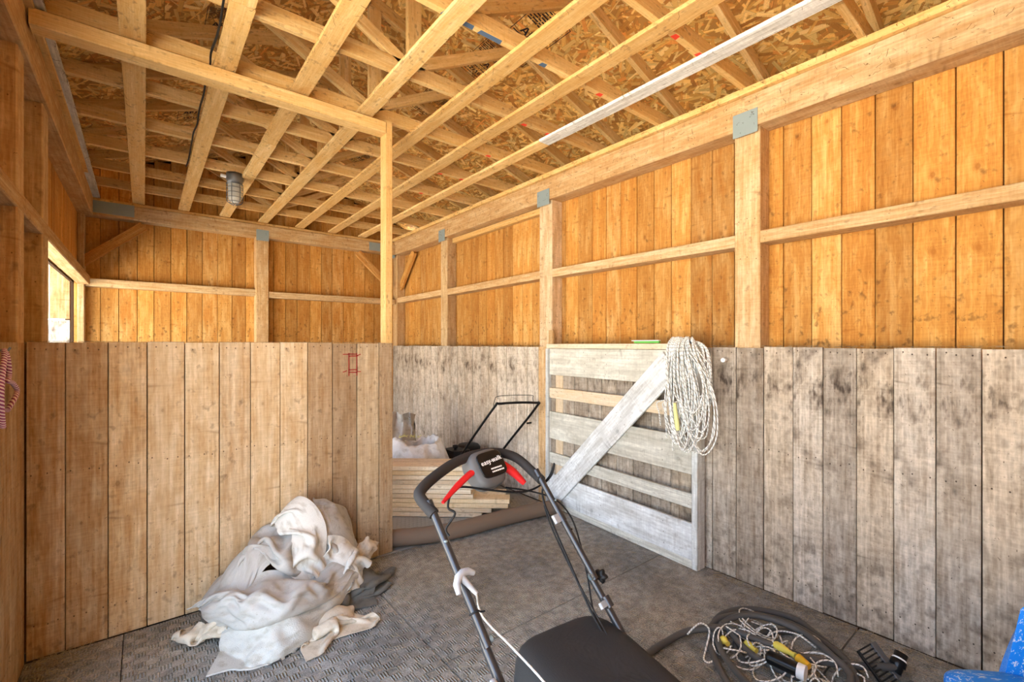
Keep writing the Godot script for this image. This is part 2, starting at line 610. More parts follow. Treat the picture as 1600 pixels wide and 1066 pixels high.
	M.hose = std(rgb8(82, 80, 77), .5, 0, null, wn, .4)
	M.yellow = std(rgb8(226, 208, 92), .45)
	M.orange = std(rgb8(226, 176, 44), .45)
	M.pale_yellow = std(rgb8(222, 222, 150), .5)
	M.green = std(rgb8(112, 190, 84), .45)
	M.bark = std(rgb8(118, 100, 84), .9, 0, null, nw, 1.2)
	M.ink = std(rgb8(40, 26, 30), .8)
	M.red_ink = std(rgb8(150, 34, 34), .8)
	M.red_spray = std(rgb8(232, 74, 48), .7)
	M.blue_spray = std(rgb8(84, 104, 128), .7)
	M.web = std(rgb8(96, 74, 48), .9)
	M.straw = std(Color.WHITE, .8)
	M.straw.vertex_color_use_as_albedo = true
	M.gravel = std(rgb8(234, 225, 207), .95)
	M.added_roofing = std(rgb8(90, 92, 94), .5, .5)
	var gl := StandardMaterial3D.new()
	gl.albedo_color = Color(.9, .92, .9, .6)
	gl.transparency = BaseMaterial3D.TRANSPARENCY_ALPHA
	gl.roughness = .12
	M.glass = gl

	# twisted cord: pale with dark flecks; lead rope: purple and white
	var tw := Image.create(16, 16, false, Image.FORMAT_RGB8)
	var lr := Image.create(16, 16, false, Image.FORMAT_RGB8)
	for y in 16:
		for x in 16:
			var q := posmod(x + y, 16)
			tw.set_pixel(x, y, rgb8(236, 234, 226) if q < 12 else rgb8(168, 164, 154))
			lr.set_pixel(x, y, rgb8(150, 70, 120) if posmod(x + y, 8) < 4 else rgb8(238, 222, 226))
	M.rope = std(Color.WHITE, .75, 0, ImageTexture.create_from_image(tw))
	M.lead = std(Color.WHITE, .75, 0, ImageTexture.create_from_image(lr))
	# worn blue plastic
	var bp := PackedByteArray(); bp.resize(512 * 512 * 3)
	var b1 := noise_bytes(501, 512, 512, .02, 5)
	var b2 := noise_bytes(502, 512, 512, .09, 4)
	for k in 512 * 512:
		var w := b1[k] * .6 + b2[k] * .4 > 162
		bp[k * 3] = 190 if w else 18; bp[k * 3 + 1] = 205 if w else 128; bp[k * 3 + 2] = 226 if w else 226
	M.blue = std(Color.WHITE, .4, 0, ImageTexture.create_from_image(Image.create_from_data(512, 512, false, Image.FORMAT_RGB8, bp)))


func _ready() -> void:
	rng.seed = 20240611
	# ---- camera
	var cam := Camera3D.new()
	cam.name = "camera"
	cam.projection = Camera3D.PROJECTION_FRUSTUM
	cam.near = .05
	cam.far = 200.0
	cam.size = 2.0 * cam.near * 533.0 / FOCAL
	cam.frustum_offset = Vector2(0, 6.0 / FOCAL * cam.near)
	cam.position = Vector3(0, EYE, 0)
	cam.rotation.y = -atan2(572.0, FOCAL)
	cam.current = true
	add_child(cam)
	# ---- sky, sun, exposure
	var env := Environment.new()
	env.background_mode = Environment.BG_SKY
	var sky := Sky.new()
	var sm := ProceduralSkyMaterial.new()
	sm.sky_top_color = rgb8(150, 178, 214)
	sm.sky_horizon_color = rgb8(226, 230, 232)
	sm.ground_horizon_color = rgb8(200, 196, 186)
	sm.ground_bottom_color = rgb8(150, 142, 128)
	sm.sky_energy_multiplier = 1.6
	sky.sky_material = sm
	env.sky = sky
	env.tonemap_mode = Environment.TONE_MAPPER_LINEAR
	env.tonemap_exposure = 3.45
	env.sdfgi_enabled = true
	env.ssao_enabled = true
	env.ssil_enabled = true
	var we := WorldEnvironment.new()
	we.environment = env
	add_child(we)
	var sun := DirectionalLight3D.new()
	sun.name = "sun"
	sun.light_color = Color(1.0, .955, .88)
	sun.light_energy = 5.2
	sun.light_angular_distance = .6
	sun.shadow_enabled = true
	add_child(sun)
	sun.look_at_from_position(Vector3.ZERO, Vector3(-.25, -.80, .54))

	make_materials()
	build_floor()
	build_right_wall()
	build_back_wall()
	build_left_wall()
	build_front_wall()
	build_partition()
	build_ceiling()
	build_gate()
	build_mower()
	build_back_mower()
	build_lumber()
	build_sacks()
	build_pole()
	build_cloths()
	build_hose()
	build_gate_rope()
	build_small()
	build_straw()


# ------------------------------------------------------------------ the building
func build_floor() -> void:
	var f := setting("floor", "black rubber stall mats with raised bar pattern under dust and straw", "floor")
	var b := MB.new()
	b.box(Vector3(1.3, -.06, -2.9), Vector3(3.9, .08, 7.8))
	part(f, "bed", b.mesh(), M.earth)
	var dn := FastNoiseLite.new()
	dn.seed = 5
	dn.frequency = .9
	dn.fractal_octaves = 4
	var xs := [-.445, -.092, 1.115, 2.955]
	# x0, x1, z0, z1
	var mats := [[-.45, -.092, -3.14, -1.95], [-.088, 1.113, -3.14, -1.32], [1.12, 2.96, -3.13, -1.892], [1.12, 2.985, -1.886, -.735], [1.12, 2.985, -.727, .5],
		[-.088, 1.113, -1.314, .5], [-.45, -.092, -1.945, -.7], [-.45, -.092, -.695, .5]]
	for q in mats:
		var g := MB.new()
		g.colored = true
		var nx := maxi(2, int((q[1] - q[0]) / .06))
		var nz := maxi(2, int((q[3] - q[2]) / .06))
		var rows := []
		var cols := []
		for j in nz + 1:
			var row := PackedVector3Array()
			var cr := []
			for i in nx + 1:
				var x: float = lerpf(q[0], q[1], float(i) / nx)
				var z: float = lerpf(q[2], q[3], float(j) / nz)
				var e := 1.0 if (i == 0 or j == 0 or i == nx or j == nz) else 0.0
				row.append(Vector3(x, -.003 * e + dn.get_noise_2d(x * 2.0, z * 2.0) * .002, z))
				var d := dn.get_noise_2d(x * 1.6 + 40, z * 1.6)
				var br := dn.get_noise_2d(x * 1.1 - 90, z * 1.1)
				var k := .82 + .34 * d
				cr.append(Color(k * (1 + .10 * br), k, k * (1 - .14 * br)))
			rows.append(row)
			cols.append(cr)
		var base := g.v.size()
		g.grid(rows, 1, 1, true, cols)
		for i in range(base, g.v.size()):
			g.t[i] = Vector2(g.v[i].x, g.v[i].z) / 1.1
		# edges
		for e in [[q[0], q[2], q[1], q[2]], [q[1], q[2], q[1], q[3]], [q[1], q[3], q[0], q[3]], [q[0], q[3], q[0], q[2]]]:
			g.quad(Vector3(e[2], -.003, e[3]), Vector3(e[2], -.02, e[3]), Vector3(e[0], -.02, e[1]), Vector3(e[0], -.003, e[1]))
		part(f, "mat", g.mesh(), M.mat)
	for q in [[-.45, .77, -4.99, -3.27], [.776, 2.98, -4.36, -3.145], [.776, 2.98, -5.58, -4.366], [-.45, .77, -6.6, -4.996], [.776, 2.98, -6.6, -5.586]]:
		var g := MB.new()
		g.box(Vector3((q[0] + q[1]) / 2, -.011, (q[2] + q[3]) / 2), Vector3(q[1] - q[0], .018, q[3] - q[2]), .004)
		for i in g.v.size():
			g.t[i] = Vector2(g.v[i].x, g.v[i].z) / .3
		part(f, "mat", g.mesh(), M.mat_stud, Transform3D(), "studded rubber mat")
	var o := setting("ground_outside", "pale sunlit gravel yard outside the barn doors", "ground")
	var gb := MB.new()
	gb.box(Vector3(0, -.13, 0), Vector3(120, .1, 120))
	part(o, "gravel", gb.mesh(), M.gravel)

func fill(z: Array, hi: float, lo: float) -> Array:
	# joints from hi down to lo, with unseen ones filled in at a board's width
	var out := [hi]
	for q in z:
		while out[-1] - q > .26:
			var n := roundi((out[-1] - q) / .162)
			out.append(out[-1] - (out[-1] - q) / n)
		out.append(q)
	while out[-1] - lo > .24:
		out.append(out[-1] - .163)
	out.append(lo)
	return out

func boards_z(w: Node3D, called: String, z: Array, x: float, y0: float, y1: float, t: float, key: Variant, side := 1) -> void:
	# upright boards in a plane of constant x; side = +1 faces -x
	for i in z.size() - 1:
		var wd: float = z[i] - z[i + 1] - rng.randf_range(.0025, .006)
		var zc: float = (z[i] + z[i + 1]) / 2
		var xo := x + rng.randf_range(0, .003) * side + t / 2 * side
		var lean := rng.randf_range(-.0008, .0008)
		beam(w, called, Vector3(xo, y0 + rng.randf_range(-.003, .003), zc - lean), Vector3(xo, y1 + rng.randf_range(-.004, .004), zc + lean), Vector3(0, 0, side), wd, t, tint(key.call(zc) if key is Callable else key), .0025, true)

func boards_x(w: Node3D, called: String, x: Array, z: float, y0: float, y1: Variant, t: float, key: Variant) -> void:
	# upright boards in a plane of constant z, facing +z
	for i in x.size() - 1:
		var wd: float = x[i + 1] - x[i] - rng.randf_range(.0025, .006)
		var xc: float = (x[i] + x[i + 1]) / 2
		var zo := z - t / 2 - rng.randf_range(0, .003)
		var top: float = y1.call(xc) if y1 is Callable else y1
		beam(w, called, Vector3(xc, y0 + rng.randf_range(-.003, .003), zo), Vector3(xc, top + rng.randf_range(-.004, .004), zo), Vector3(1, 0, 0), wd, t, tint(key.call(i) if key is Callable else key), .0025, true)

func nailplate(parent: Node3D, xf: Transform3D, w: float, h: float) -> void:
	var b := MB.new()
	b.plank(Transform3D(), w, h, .002, .0004, 0, 1, 0, 1)
	for k in 5:
		b.lathe(Transform3D(Basis(Vector3.RIGHT, PI / 2), Vector3(rng.randf_range(-.38, .38) * w, rng.randf_range(-.38, .38) * h, .001)), [Vector2(.005, 0), Vector2(.0045, .0015), Vector2(.0, .002)], 8)
	part(parent, "bracket_plate", b.mesh(), M.steel, xf, "galvanised steel nail plate")

func post(w: Node3D, a: Vector3, b: Vector3, wide: Vector3, W: float, T: float, key := "beam") -> MeshInstance3D:
	return beam(w, "post", a, b, wide, W, T, tint(key), .006, false)

func build_right_wall() -> void:
	var w := setting("wall_right", "long board wall on posts, orange boards above grey weathered kick boards", "wall")
	var b := MB.new()
	b.box(Vector3(3.2, 1.62, -2.95), Vector3(.03, 3.3, 7.8))
	part(w, "added_backing", b.mesh(), M.outer)  # backing added to stop sky light leaking through the board gaps
	var up := fill([-.213, -.375, -.539, -.698, -.855, -1.009, -1.165, -1.32, -1.475, -1.632, -1.793, -1.955, -2.11, -2.272, -2.438, -2.593, -2.755, -2.925, -3.095, -3.581, -3.738, -3.906, -4.075, -4.233, -4.399, -4.562, -4.727, -4.903, -5.726, -5.908, -6.066, -6.25, -6.443, -6.598], .9, -6.72)
	boards_z(w, "board", up, 3.155, 1.40, 2.99, .025, "upper")
	var lo := fill([-.27, -.426, -.586, -.743, -.899, -1.052, -1.217, -1.387, -1.545, -1.70, -1.858, -2.026, -2.189, -2.349, -2.506, -2.66, -2.821, -2.98, -3.14, -3.3, -3.468, -3.64, -3.807, -3.972, -4.126, -4.288, -4.447, -4.618, -4.784, -4.946, -5.11, -5.28, -5.455, -5.625, -5.794, -5.983, -6.127, -6.301, -6.482], .9, -6.66)
	boards_z(w, "kick_board", lo, 2.99, .0, 1.503, .024, func(z): return "dado" if z > -3.1 else "partition" if z > -3.31 else "dado_pale")
	var R := Basis(Vector3(0, 0, 1), Vector3(0, 1, 0), Vector3(-1, 0, 0))
	var posts := [[.30, .46], [-1.408, -1.248], [-3.312, -3.133], [-5.233, -5.07], [-6.72, -6.57]]
	for i in posts.size():
		var q: Array = posts[i]
		var zc: float = (q[0] + q[1]) / 2
		var p := post(w, Vector3(3.085, 0, zc), Vector3(3.085, 2.905, zc), Vector3(0, 0, 1), q[1] - q[0], .138, "beam" if i != 2 else "part_pale")
		nailplate(p, p.transform.affine_inverse() * Transform3D(R, Vector3(2.981, 2.935, zc + .003)), (q[1] - q[0]) * .96, .15)
		if i == 2:
			beam(w, "block", Vector3(3.0, 1.50, -3.12), Vector3(3.0, 1.66, -3.12), Vector3(0, 0, 1), .06, .03, tint("beam"))
	for i in posts.size() - 1:
		beam(w, "girt", Vector3(3.088, 2.205 + rng.randf_range(-.006, .006), posts[i][0]), Vector3(3.088, 2.205 + rng.randf_range(-.006, .006), posts[i + 1][1]), Vector3(0, 1, 0), .078, .134, tint("beam"), .004)
	for q in [[.9, -1.33], [-1.33, -3.22], [-3.22, -6.72]]:
		beam(w, "beam", Vector3(3.068, 3.008, q[0]), Vector3(3.068, 3.008, q[1]), Vector3(0, 1, 0), .205, .165, tint("beam"), .006)
	beam(w, "top_plate", Vector3(3.052, 3.131, .9), Vector3(3.052, 3.131, -6.72), Vector3(1, 0, 0), .195, .04, tint("lumber"), .003)
	beam(w, "ledger", Vector3(3.12, 2.868, -3.32), Vector3(3.12, 2.868, -5.06), Vector3(0, 1, 0), .06, .06, tint("lumber"))
	beam(w, "eave_board", Vector3(3.37, 3.22, .9), Vector3(3.37, 3.22, -6.72), Vector3(0, 1, 0), .34, .03, tint("lumber"))  # added to shut sky light out of the eave gap
	beam(w, "soffit_light_block", Vector3(3.28, 3.06, .9), Vector3(3.28, 3.06, -6.72), Vector3(1, 0, 0), .2, .02, tint("lumber"))  # added below it, closes the eave to light from underneath
	beam(w, "knee_brace", Vector3(3.09, 2.40, -6.60), Vector3(3.09, 2.90, -6.13), Vector3(0, 1, -1), .10, .045, tint("upper"))
	# sill under the kick boards
	beam(w, "sill", Vector3(3.03, .0, .9), Vector3(3.03, .0, -6.66), Vector3(1, 0, 0), .06, .05, M.outer)

func roof_y(x: float) -> float:
	return 3.598 + .333 * (2.6 - x) if x > 1.25 else 3.598 + .333 * (x + .1)

func build_back_wall() -> void:
	var w := setting("wall_back", "far end wall of orange upright boards with a centre post and tie beam", "wall")
	var b := MB.new()
	b.box(Vector3(1.3, 2.0, -6.79), Vector3(3.95, 4.1, .03))
	part(w, "added_backing", b.mesh(), M.outer)  # unseen backing, added to keep daylight out of the joints
	var xs := [-.56, -.39, -.236, -.077, .074, .23, .385, .54, .697, .85, 1.003, 1.165, 1.325, 1.475, 1.62, 1.787, 1.942, 2.09, 2.252, 2.406, 2.567, 2.71, 2.87, 3.03, 3.155]
	boards_x(w, "board", xs, -6.72, 0.0, 2.98, .025, "upper")
	boards_x(w, "gable_board", xs, -6.725, 2.985, func(x): return roof_y(x) - .02, .022, "upper")
	var p := post(w, Vector3(1.17, 0, -6.65), Vector3(1.17, 2.905, -6.65), Vector3(1, 0, 0), .15, .13)
	nailplate(p, p.transform.affine_inverse() * Transform3D(Basis(), Vector3(1.17, 2.93, -6.563)), .145, .14)
	beam(w, "tie_beam", Vector3(-.56, 2.985, -6.65), Vector3(3.0, 2.985, -6.65), Vector3(0, 1, 0), .155, .165, M.beam[1], .006)
	beam(w, "plate", Vector3(-.56, 3.08, -6.66), Vector3(3.0, 3.08, -6.66), Vector3(0, 0, 1), .14, .035, tint("lumber"))
	beam(w, "girt", Vector3(-.5, 2.19, -6.655), Vector3(1.095, 2.19, -6.655), Vector3(0, 1, 0), .085, .12, tint("beam"), .004)
	beam(w, "girt", Vector3(1.245, 2.175, -6.655), Vector3(3.0, 2.185, -6.655), Vector3(0, 1, 0), .08, .12, tint("beam"), .004)
	beam(w, "knee_brace", Vector3(-.54, 2.39, -6.61), Vector3(-.02, 2.86, -6.61), Vector3(-1, 1, 0), .095, .05, tint("upper"))
	beam(w, "knee_brace", Vector3(2.42, 2.87, -6.61), Vector3(2.9, 2.42, -6.61), Vector3(1, 1, 0), .09, .05, tint("upper"))
	nailplate(w, Transform3D(Basis(), Vector3(-.32, 3.0, -6.564)), .44, .13)
	nailplate(w, Transform3D(Basis(), Vector3(2.66, 2.985, -6.564)), .17, .12)

func build_left_wall() -> void:
	var w := setting("wall_left", "left barn wall, rough posts and girt with bare siding above a kick panel", "wall")
	# kick boards by the first doorway
	boards_z(w, "kick_board", [-2.36, -2.52, -2.68, -2.84, -3.0, -3.148], -.45, 0.0, 1.53, .024, "partition", -1)
	boards_z(w, "kick_board", [-3.24, -3.40, -3.56, -3.72], -.45, 0.0, 1.53, .024, "partition", -1)
	# siding
	boards_z(w, "siding_board", [-2.36, -2.52, -2.69, -2.86, -3.03, -3.2, -3.37, -3.54, -3.71, -3.88], -.56, 0.0, 3.1, .025, "upper", -1)
	boards_z(w, "siding_board", [-3.88, -4.05, -4.22, -4.39, -4.56, -4.73, -4.9, -5.07, -5.24, -5.41, -5.58, -5.75, -5.92, -6.09, -6.26, -6.42, -6.56], -.56, 2.19, 3.1, .025, "upper", -1)
	boards_z(w, "siding_board", [-6.56, -6.66, -6.75], -.56, 0.0, 3.1, .025, "upper", -1)
	var b := MB.new()
	b.box(Vector3(-.6, 1.6, -3.12), Vector3(.02, 3.2, 1.52))
	b.box(Vector3(-.6, 2.67, -5.33), Vector3(.02, 1.0, 2.9))
	b.box(Vector3(-.6, 1.6, -6.67), Vector3(.02, 3.2, .22))
	b.box(Vector3(-.6, 1.6, .8), Vector3(.02, 3.2, .3))
	part(w, "added_backing", b.mesh(), M.outer)  # added behind the siding so its gaps let no light in
	for q in [[-2.50, -2.36], [-3.2, -3.055], [-3.9, -3.715], [-6.7, -6.55], [.65, .8]]:
		var zc: float = (q[0] + q[1]) / 2
		var deep := .10 if q[0] > -6 else .055
		post(w, Vector3(-.56 + deep / 2, 0, zc), Vector3(-.56 + deep / 2, 2.91, zc), Vector3(0, 0, 1), q[1] - q[0], deep)
	beam(w, "girt", Vector3(-.508, 2.20, -2.36), Vector3(-.508, 2.20, -6.5), Vector3(0, 1, 0), .09, .10, tint("beam"), .006)
	beam(w, "beam", Vector3(-.505, 3.005, .9), Vector3(-.505, 3.005, -6.6), Vector3(0, 1, 0), .20, .13, tint("beam"), .006)
	beam(w, "top_plate", Vector3(-.49, 3.128, .9), Vector3(-.49, 3.128, -6.72), Vector3(1, 0, 0), .16, .04, tint("lumber"))
	beam(w, "eave_board", Vector3(-.87, 3.22, .9), Vector3(-.87, 3.22, -6.72), Vector3(0, 1, 0), .34, .03, tint("lumber"))  # added on this side too, blocks sky light at the eave
	beam(w, "soffit_light_block", Vector3(-.74, 3.06, .9), Vector3(-.74, 3.06, -6.72), Vector3(1, 0, 0), .28, .02, tint("lumber"))  # added underside of the left eave light block
	# dutch door leaves standing open outside the far doorway
	var d := setting("door_1", "sunlit plank door standing open outside the far left doorway", "door")
	var xs := []
	for i in 9:
		xs.append(-1.86 + .155 * i)
	boards_x(d, "lower_leaf_board", xs, -6.62, .05, 1.78, .03, "dado_pale")
	boards_x(d, "upper_leaf_board", xs, -6.62, 1.79, 2.9, .03, "partition")
	beam(d, "rail", Vector3(-1.86, 1.5, -6.665), Vector3(-.64, 1.5, -6.665), Vector3(0, 1, 0), .14, .03, tint("grey"))

func build_front_wall() -> void:
	var w := setting("wall_front", "plain board wall behind the viewer", "wall")
	var b := MB.new()
	b.box(Vector3(1.3, 2.0, .96), Vector3(3.95, 4.1, .03))
	part(w, "added_backing", b.mesh(), M.outer)  # added light stop behind the boards
	var xs := []
	for i in 24:
		xs.append(-.56 + .162 * i)
	boards_x(w, "board", xs, .94, 0.0, func(x): return roof_y(x) - .02, .025, "upper")
	for c in w.get_children():
		if String(c.name).begins_with("board"):
			c.position.z = .925

func build_partition() -> void:
	var w := setting("wall_partition", "chest-high partition of wide weathered boards dividing the stalls", "wall")
	var xs := [-.448, -.312, -.153, .005, .171, .336, .497, .661, .824, .983, 1.149, 1.31, 1.415]
	boards_x(w, "board", xs, -3.15, 0.0, 1.532, .026, func(i): return "partition" if i < 3 else "part_pale" if i < 8 else "part_brown")
	boards_x(w, "back_board", [-.44, -.28, -.12, .04, .2, .36, .52, .68, .84, 1.0, 1.16, 1.32, 1.41], -3.235, 0.0, 1.53, .024, "partition")
	for y in [.12, .78, 1.47]:
		beam(w, "rail", Vector3(-.44, y, -3.206), Vector3(1.40, y, -3.206), Vector3(0, 1, 0), .09, .05, tint("beam"))
	# stud and header above
	beam(w, "stud", Vector3(1.362, 1.533, -3.145), Vector3(1.362, 3.13, -3.145), Vector3(0, 0, 1), .098, .05, tint("lumber"), .003)
	beam(w, "header", Vector3(-.43, 3.075, -3.14), Vector3(1.335, 3.075, -3.14), Vector3(0, 1, 0), .08, .10, tint("lumber"), .003)
	# red crayon mark
	var b := MB.new()
	var px := func(x: float, y: float) -> Vector3: return Vector3(1.0 + (x - 520.0) * .00415, 1.53 - (y - 540.0) * .0047, -3.1485)
	for s in [[542, 554, 542, 588], [555, 554, 555.5, 588], [532, 556, 541, 556], [541, 555.5, 555, 556], [542, 559, 558, 558.5], [556, 558, 562, 556], [532, 582, 539, 580], [541, 579, 555, 579], [541, 582.5, 556, 583], [556, 582, 562, 582]]:
		var p: Vector3 = px.call(s[0], s[1])
		var q: Vector3 = px.call(s[2], s[3])
		var dd := (q - p).normalized()
		var nn := Vector3(-dd.y, dd.x, 0) * .003
		b.quad(p - nn, q - nn, q + nn, p + nn)
	part(w, "crayon_mark", b.mesh(), M.red_ink, Transform3D(), "red crayon mark like two bars with serifs")

func build_ceiling() -> void:
	var w := setting("ceiling", "open trussed roof with strand board sheathing and strapping strips below", "ceiling")
	# sheathing panels
	var ang := atan(.333)
	for side in [1, -1]:
		var across := 0
		for row in [[0.0, 1.22], [1.223, 2.3]]:
			var z := .95 - (1.22 if across else 0.0)
			if across:
				roof_panel(w, side, row[0], row[1], .95, z + .003)
			while z > -6.7:
				var z1 := maxf(z - 2.44, -6.78)
				roof_panel(w, side, row[0], row[1], z, z1 + .003)
				z = z1
			across += 1
		var b := MB.new()
		var L := 2.36
		var mid := Vector3(1.25 + side * cos(ang) * L / 2, 4.048 - sin(ang) * L / 2 + .045, -2.92)
		b.obox(Transform3D(Basis(Vector3(0, 0, 1), -side * ang), mid), Vector3(L, .03, 7.9))
		part(w, "added_roofing", b.mesh(), M.added_roofing)  # unseen cover added so no light leaks between the panels
	# trusses
	for k in 13:
		var z := -.71 - .617 * (k - 3)
		if z < -6.5 or z > .95:
			continue
		var t := sub(w, "truss")
		var m := tint("lumber")
		beam(t, "bottom_chord", Vector3(-.62, 3.195, z), Vector3(3.15, 3.195, z), Vector3(0, 1, 0), .089, .038, m, .002)
		for s in [1, -1]:
			var X := func(x): return 1.25 + s * (x - 1.25)
			beam(t, "top_chord", Vector3(X.call(1.255), 4.0, z), Vector3(X.call(3.32), 3.312, z), Vector3(0, 1, 0), .089, .038, tint("lumber"), .002)
			beam(t, "web", Vector3(X.call(1.30), 3.24, z), Vector3(X.call(2.12), 3.67, z), Vector3(0, 1, 0), .068, .038, tint("lumber"), .002)
		beam(t, "king_post", Vector3(1.285, 3.24, z), Vector3(1.285, 3.94, z), Vector3(1, 0, 0), .089, .038, tint("lumber"), .002)
		# spray-paint ticks left on the chord edges by the truss maker
		if k >= 3 and k <= 9:
			for q in [2.18, 2.42] if k % 2 == 0 else [2.30]:
				spray(t, Vector3(q, 3.1497, z), .05, M.red_spray)
		if k == 5:
			spray(t, Vector3(1.22, 3.1497, z), .19, M.blue_spray)
			spray(t, Vector3(1.42, 3.1497, z), .15, M.blue_spray)
			spray(t, Vector3(1.80, 3.1497, z), .05, M.blue_spray)
	# strapping strips
	var sx := [-.43, -.055, .355, .765, 1.185, 1.625, 2.05, 2.475]
	for i in sx.size():
		var cut := -2.2 - rng.randf() * 2.5
		var key := "grey" if i in [0, 7] else "lumber"
		beam(w, "strapping_strip", Vector3(sx[i], 3.138, .9), Vector3(sx[i], 3.138, cut), Vector3(1, 0, 0), .108, .022, tint(key), .002)
		beam(w, "strapping_strip", Vector3(sx[i] + .004, 3.138, cut - .004), Vector3(sx[i] - .008, 3.11, -6.58), Vector3(1, 0, 0), .108, .022, tint("lumber" if i != 0 else "grey"), .002)
	# print on the sheathing
	panel_stamp(w, Vector3(2.16, 0, -2.46), 1.3)
	panel_stamp(w, Vector3(2.08, 0, -2.95), 1.0)
	panel_stamp(w, Vector3(2.06, 0, -3.80), 1.0)
	panel_stamp(w, Vector3(2.02, 0, -5.45), 1.0)
	panel_stamp(w, Vector3(.42, 0, -3.76), 1.0)
	panel_stamp(w, Vector3(.34, 0, -5.3), 1.0)
	# dusty cobweb fibres on strips and plates
	var mm := MultiMesh.new()
	mm.transform_format = MultiMesh.TRANSFORM_3D
	var fb := MB.new()
	fb.tube(smooth([Vector3(0, 0, 0), Vector3(.012, -.002, .006), Vector3(.02, .0, .016), Vector3(.036, -.003, .018)], 2), .0009, 4)
	mm.mesh = fb.mesh()
	mm.instance_count = 3800
	for i in 3800:
		var k := rng.randi() % 11
		var p: Vector3
		if k < 8:
			p = Vector3(sx[k] + rng.randf_range(-.056, .056), 3.126 if rng.randf() < .6 else 3.136, rng.randf_range(-6.4, .3))
			if p.z < -3.0:
				p.y -= .02 * (p.z + 3.0) / -3.5
			if p.y > 3.13 - .02:
				p.x = sx[k] + .0545 * (1 if rng.randf() < .5 else -1)
		else:
			p = Vector3(2.984 if rng.randf() < .6 else 2.955, 0, rng.randf_range(-6.4, .3))
			p.y = rng.randf_range(2.92, 3.1) if p.x > 2.97 else rng.randf_range(3.112, 3.15)
		mm.set_instance_transform(i, Transform3D(Basis.from_euler(Vector3(rng.randf() * TAU, rng.randf() * TAU, rng.randf() * TAU)).scaled(Vector3.ONE * rng.randf_range(.35, 1.0)), p))
	var mi := MultiMeshInstance3D.new()
	mi.name = "cobweb_fibres"
	mi.multimesh = mm
	mi.material_override = M.web
	mi.set_meta("kind", "stuff")
	w.add_child(mi, true)

func spray(t: Node3D, p: Vector3, L: float, mat: Material) -> void:
	var b := MB.new()
	b.quad(p + Vector3(-L / 2, 0, -.017), p + Vector3(L / 2, 0, -.015), p + Vector3(L / 2 - .008, 0, .017), p + Vector3(-L / 2 + .006, 0, .014))
	part(t, "paint_tick", b.mesh(), mat)

func roof_point(side: int, s: float, up := 0.0) -> Vector3:
	var ang := atan(.333)
	return Vector3(1.25 + side * (s * cos(ang) + up * sin(ang)), 4.048 - s * sin(ang) + up * cos(ang), 0)

func roof_panel(w: Node3D, side: int, s0: float, s1: float, z0: float, z1: float) -> void:
	var b := MB.new()
	var a := roof_point(side, s0)
	var c := roof_point(side, s1)
	var a2 := roof_point(side, s0, .012)
	var c2 := roof_point(side, s1, .012)
	var off := Vector2(rng.randf(), rng.randf())
	var u := func(s: float, z: float): return Vector2(z, s) / 1.9 + off
	var A := Vector3(0, 0, z0)
	var B := Vector3(0, 0, z1)
	if side < 0:
		b.quad(a + A, c + A, c + B, a + B, u.call(s0, z0), u.call(s1, z0), u.call(s1, z1), u.call(s0, z1))
	else:
		b.quad(a + A, a + B, c + B, c + A, u.call(s0, z0), u.call(s0, z1), u.call(s1, z1), u.call(s1, z0))
	b.quad(a2 + A, a2 + B, c2 + B, c2 + A)
	b.quad(a + A, a2 + A, c2 + A, c + A)
	b.quad(a + B, c + B, c2 + B, a2 + B)
	b.quad(c + A, c2 + A, c2 + B, c + B)
	b.quad(a + A, a + B, a2 + B, a2 + A)
	part(w, "roof_panel", b.mesh(), M.osb)

# mill stamp printed on the sheathing: a ruled box, APA, 32/16 and lines of small print
func panel_stamp(w: Node3D, at: Vector3, k: float) -> void:
	var side := 1 if at.x > 1.25 else -1
	var ang := atan(.333)
	var y := roof_y(at.x) - .004
	var xa := Vector3(cos(ang), -sin(ang) * side, 0)      # reading direction, across the roof
	var ya := Vector3(0, 0, 1)
	var xf := Transform3D(Basis(xa * k, ya * k, xa.cross(ya) * k), Vector3(at.x, y, at.z))
	var b := MB.new()
	var bar := func(x: float, yy: float, ww: float, hh: float) -> void:
		b.quad(Vector3(x, yy, 0), Vector3(x + ww, yy, 0), Vector3(x + ww, yy + hh, 0), Vector3(x, yy + hh, 0))
	bar.call(-.11, -.2, .22, .004)
	bar.call(-.11, .2, .22, .004)
	bar.call(-.11, -.2, .004, .4)
	bar.call(.106, -.2, .004, .4)
	var r := RandomNumberGenerator.new()
	r.seed = int(at.z * 1000)
	for q in [-.175, -.085, -.045, .075, .092, .11, .128, .145, .165, .185]:
		var x := -.098
		while x < .08:
			var l := r.randf_range(.012, .05)
			bar.call(x, q, minf(l, .098 - x), .008)
			x += l + .006
	var p := part(w, "printed_stamp", b.mesh(), M.ink, xf, "black mill stamp printed on the strand board")
	for q in [["APA", -.0, 70], ["32/16", -.13, 52]]:
		var tm := TextMesh.new()
		var fo := SystemFont.new()
		fo.font_names = PackedStringArray(["Droid Sans"])
		fo.font_weight = 700
		tm.font = fo
		tm.text = q[0]
		tm.font_size = q[2]
		tm.pixel_size = .001
		tm.depth = .0006
		part(p, "lettering", tm, M.ink, Transform3D(Basis(), Vector3(0, q[1], .0)))


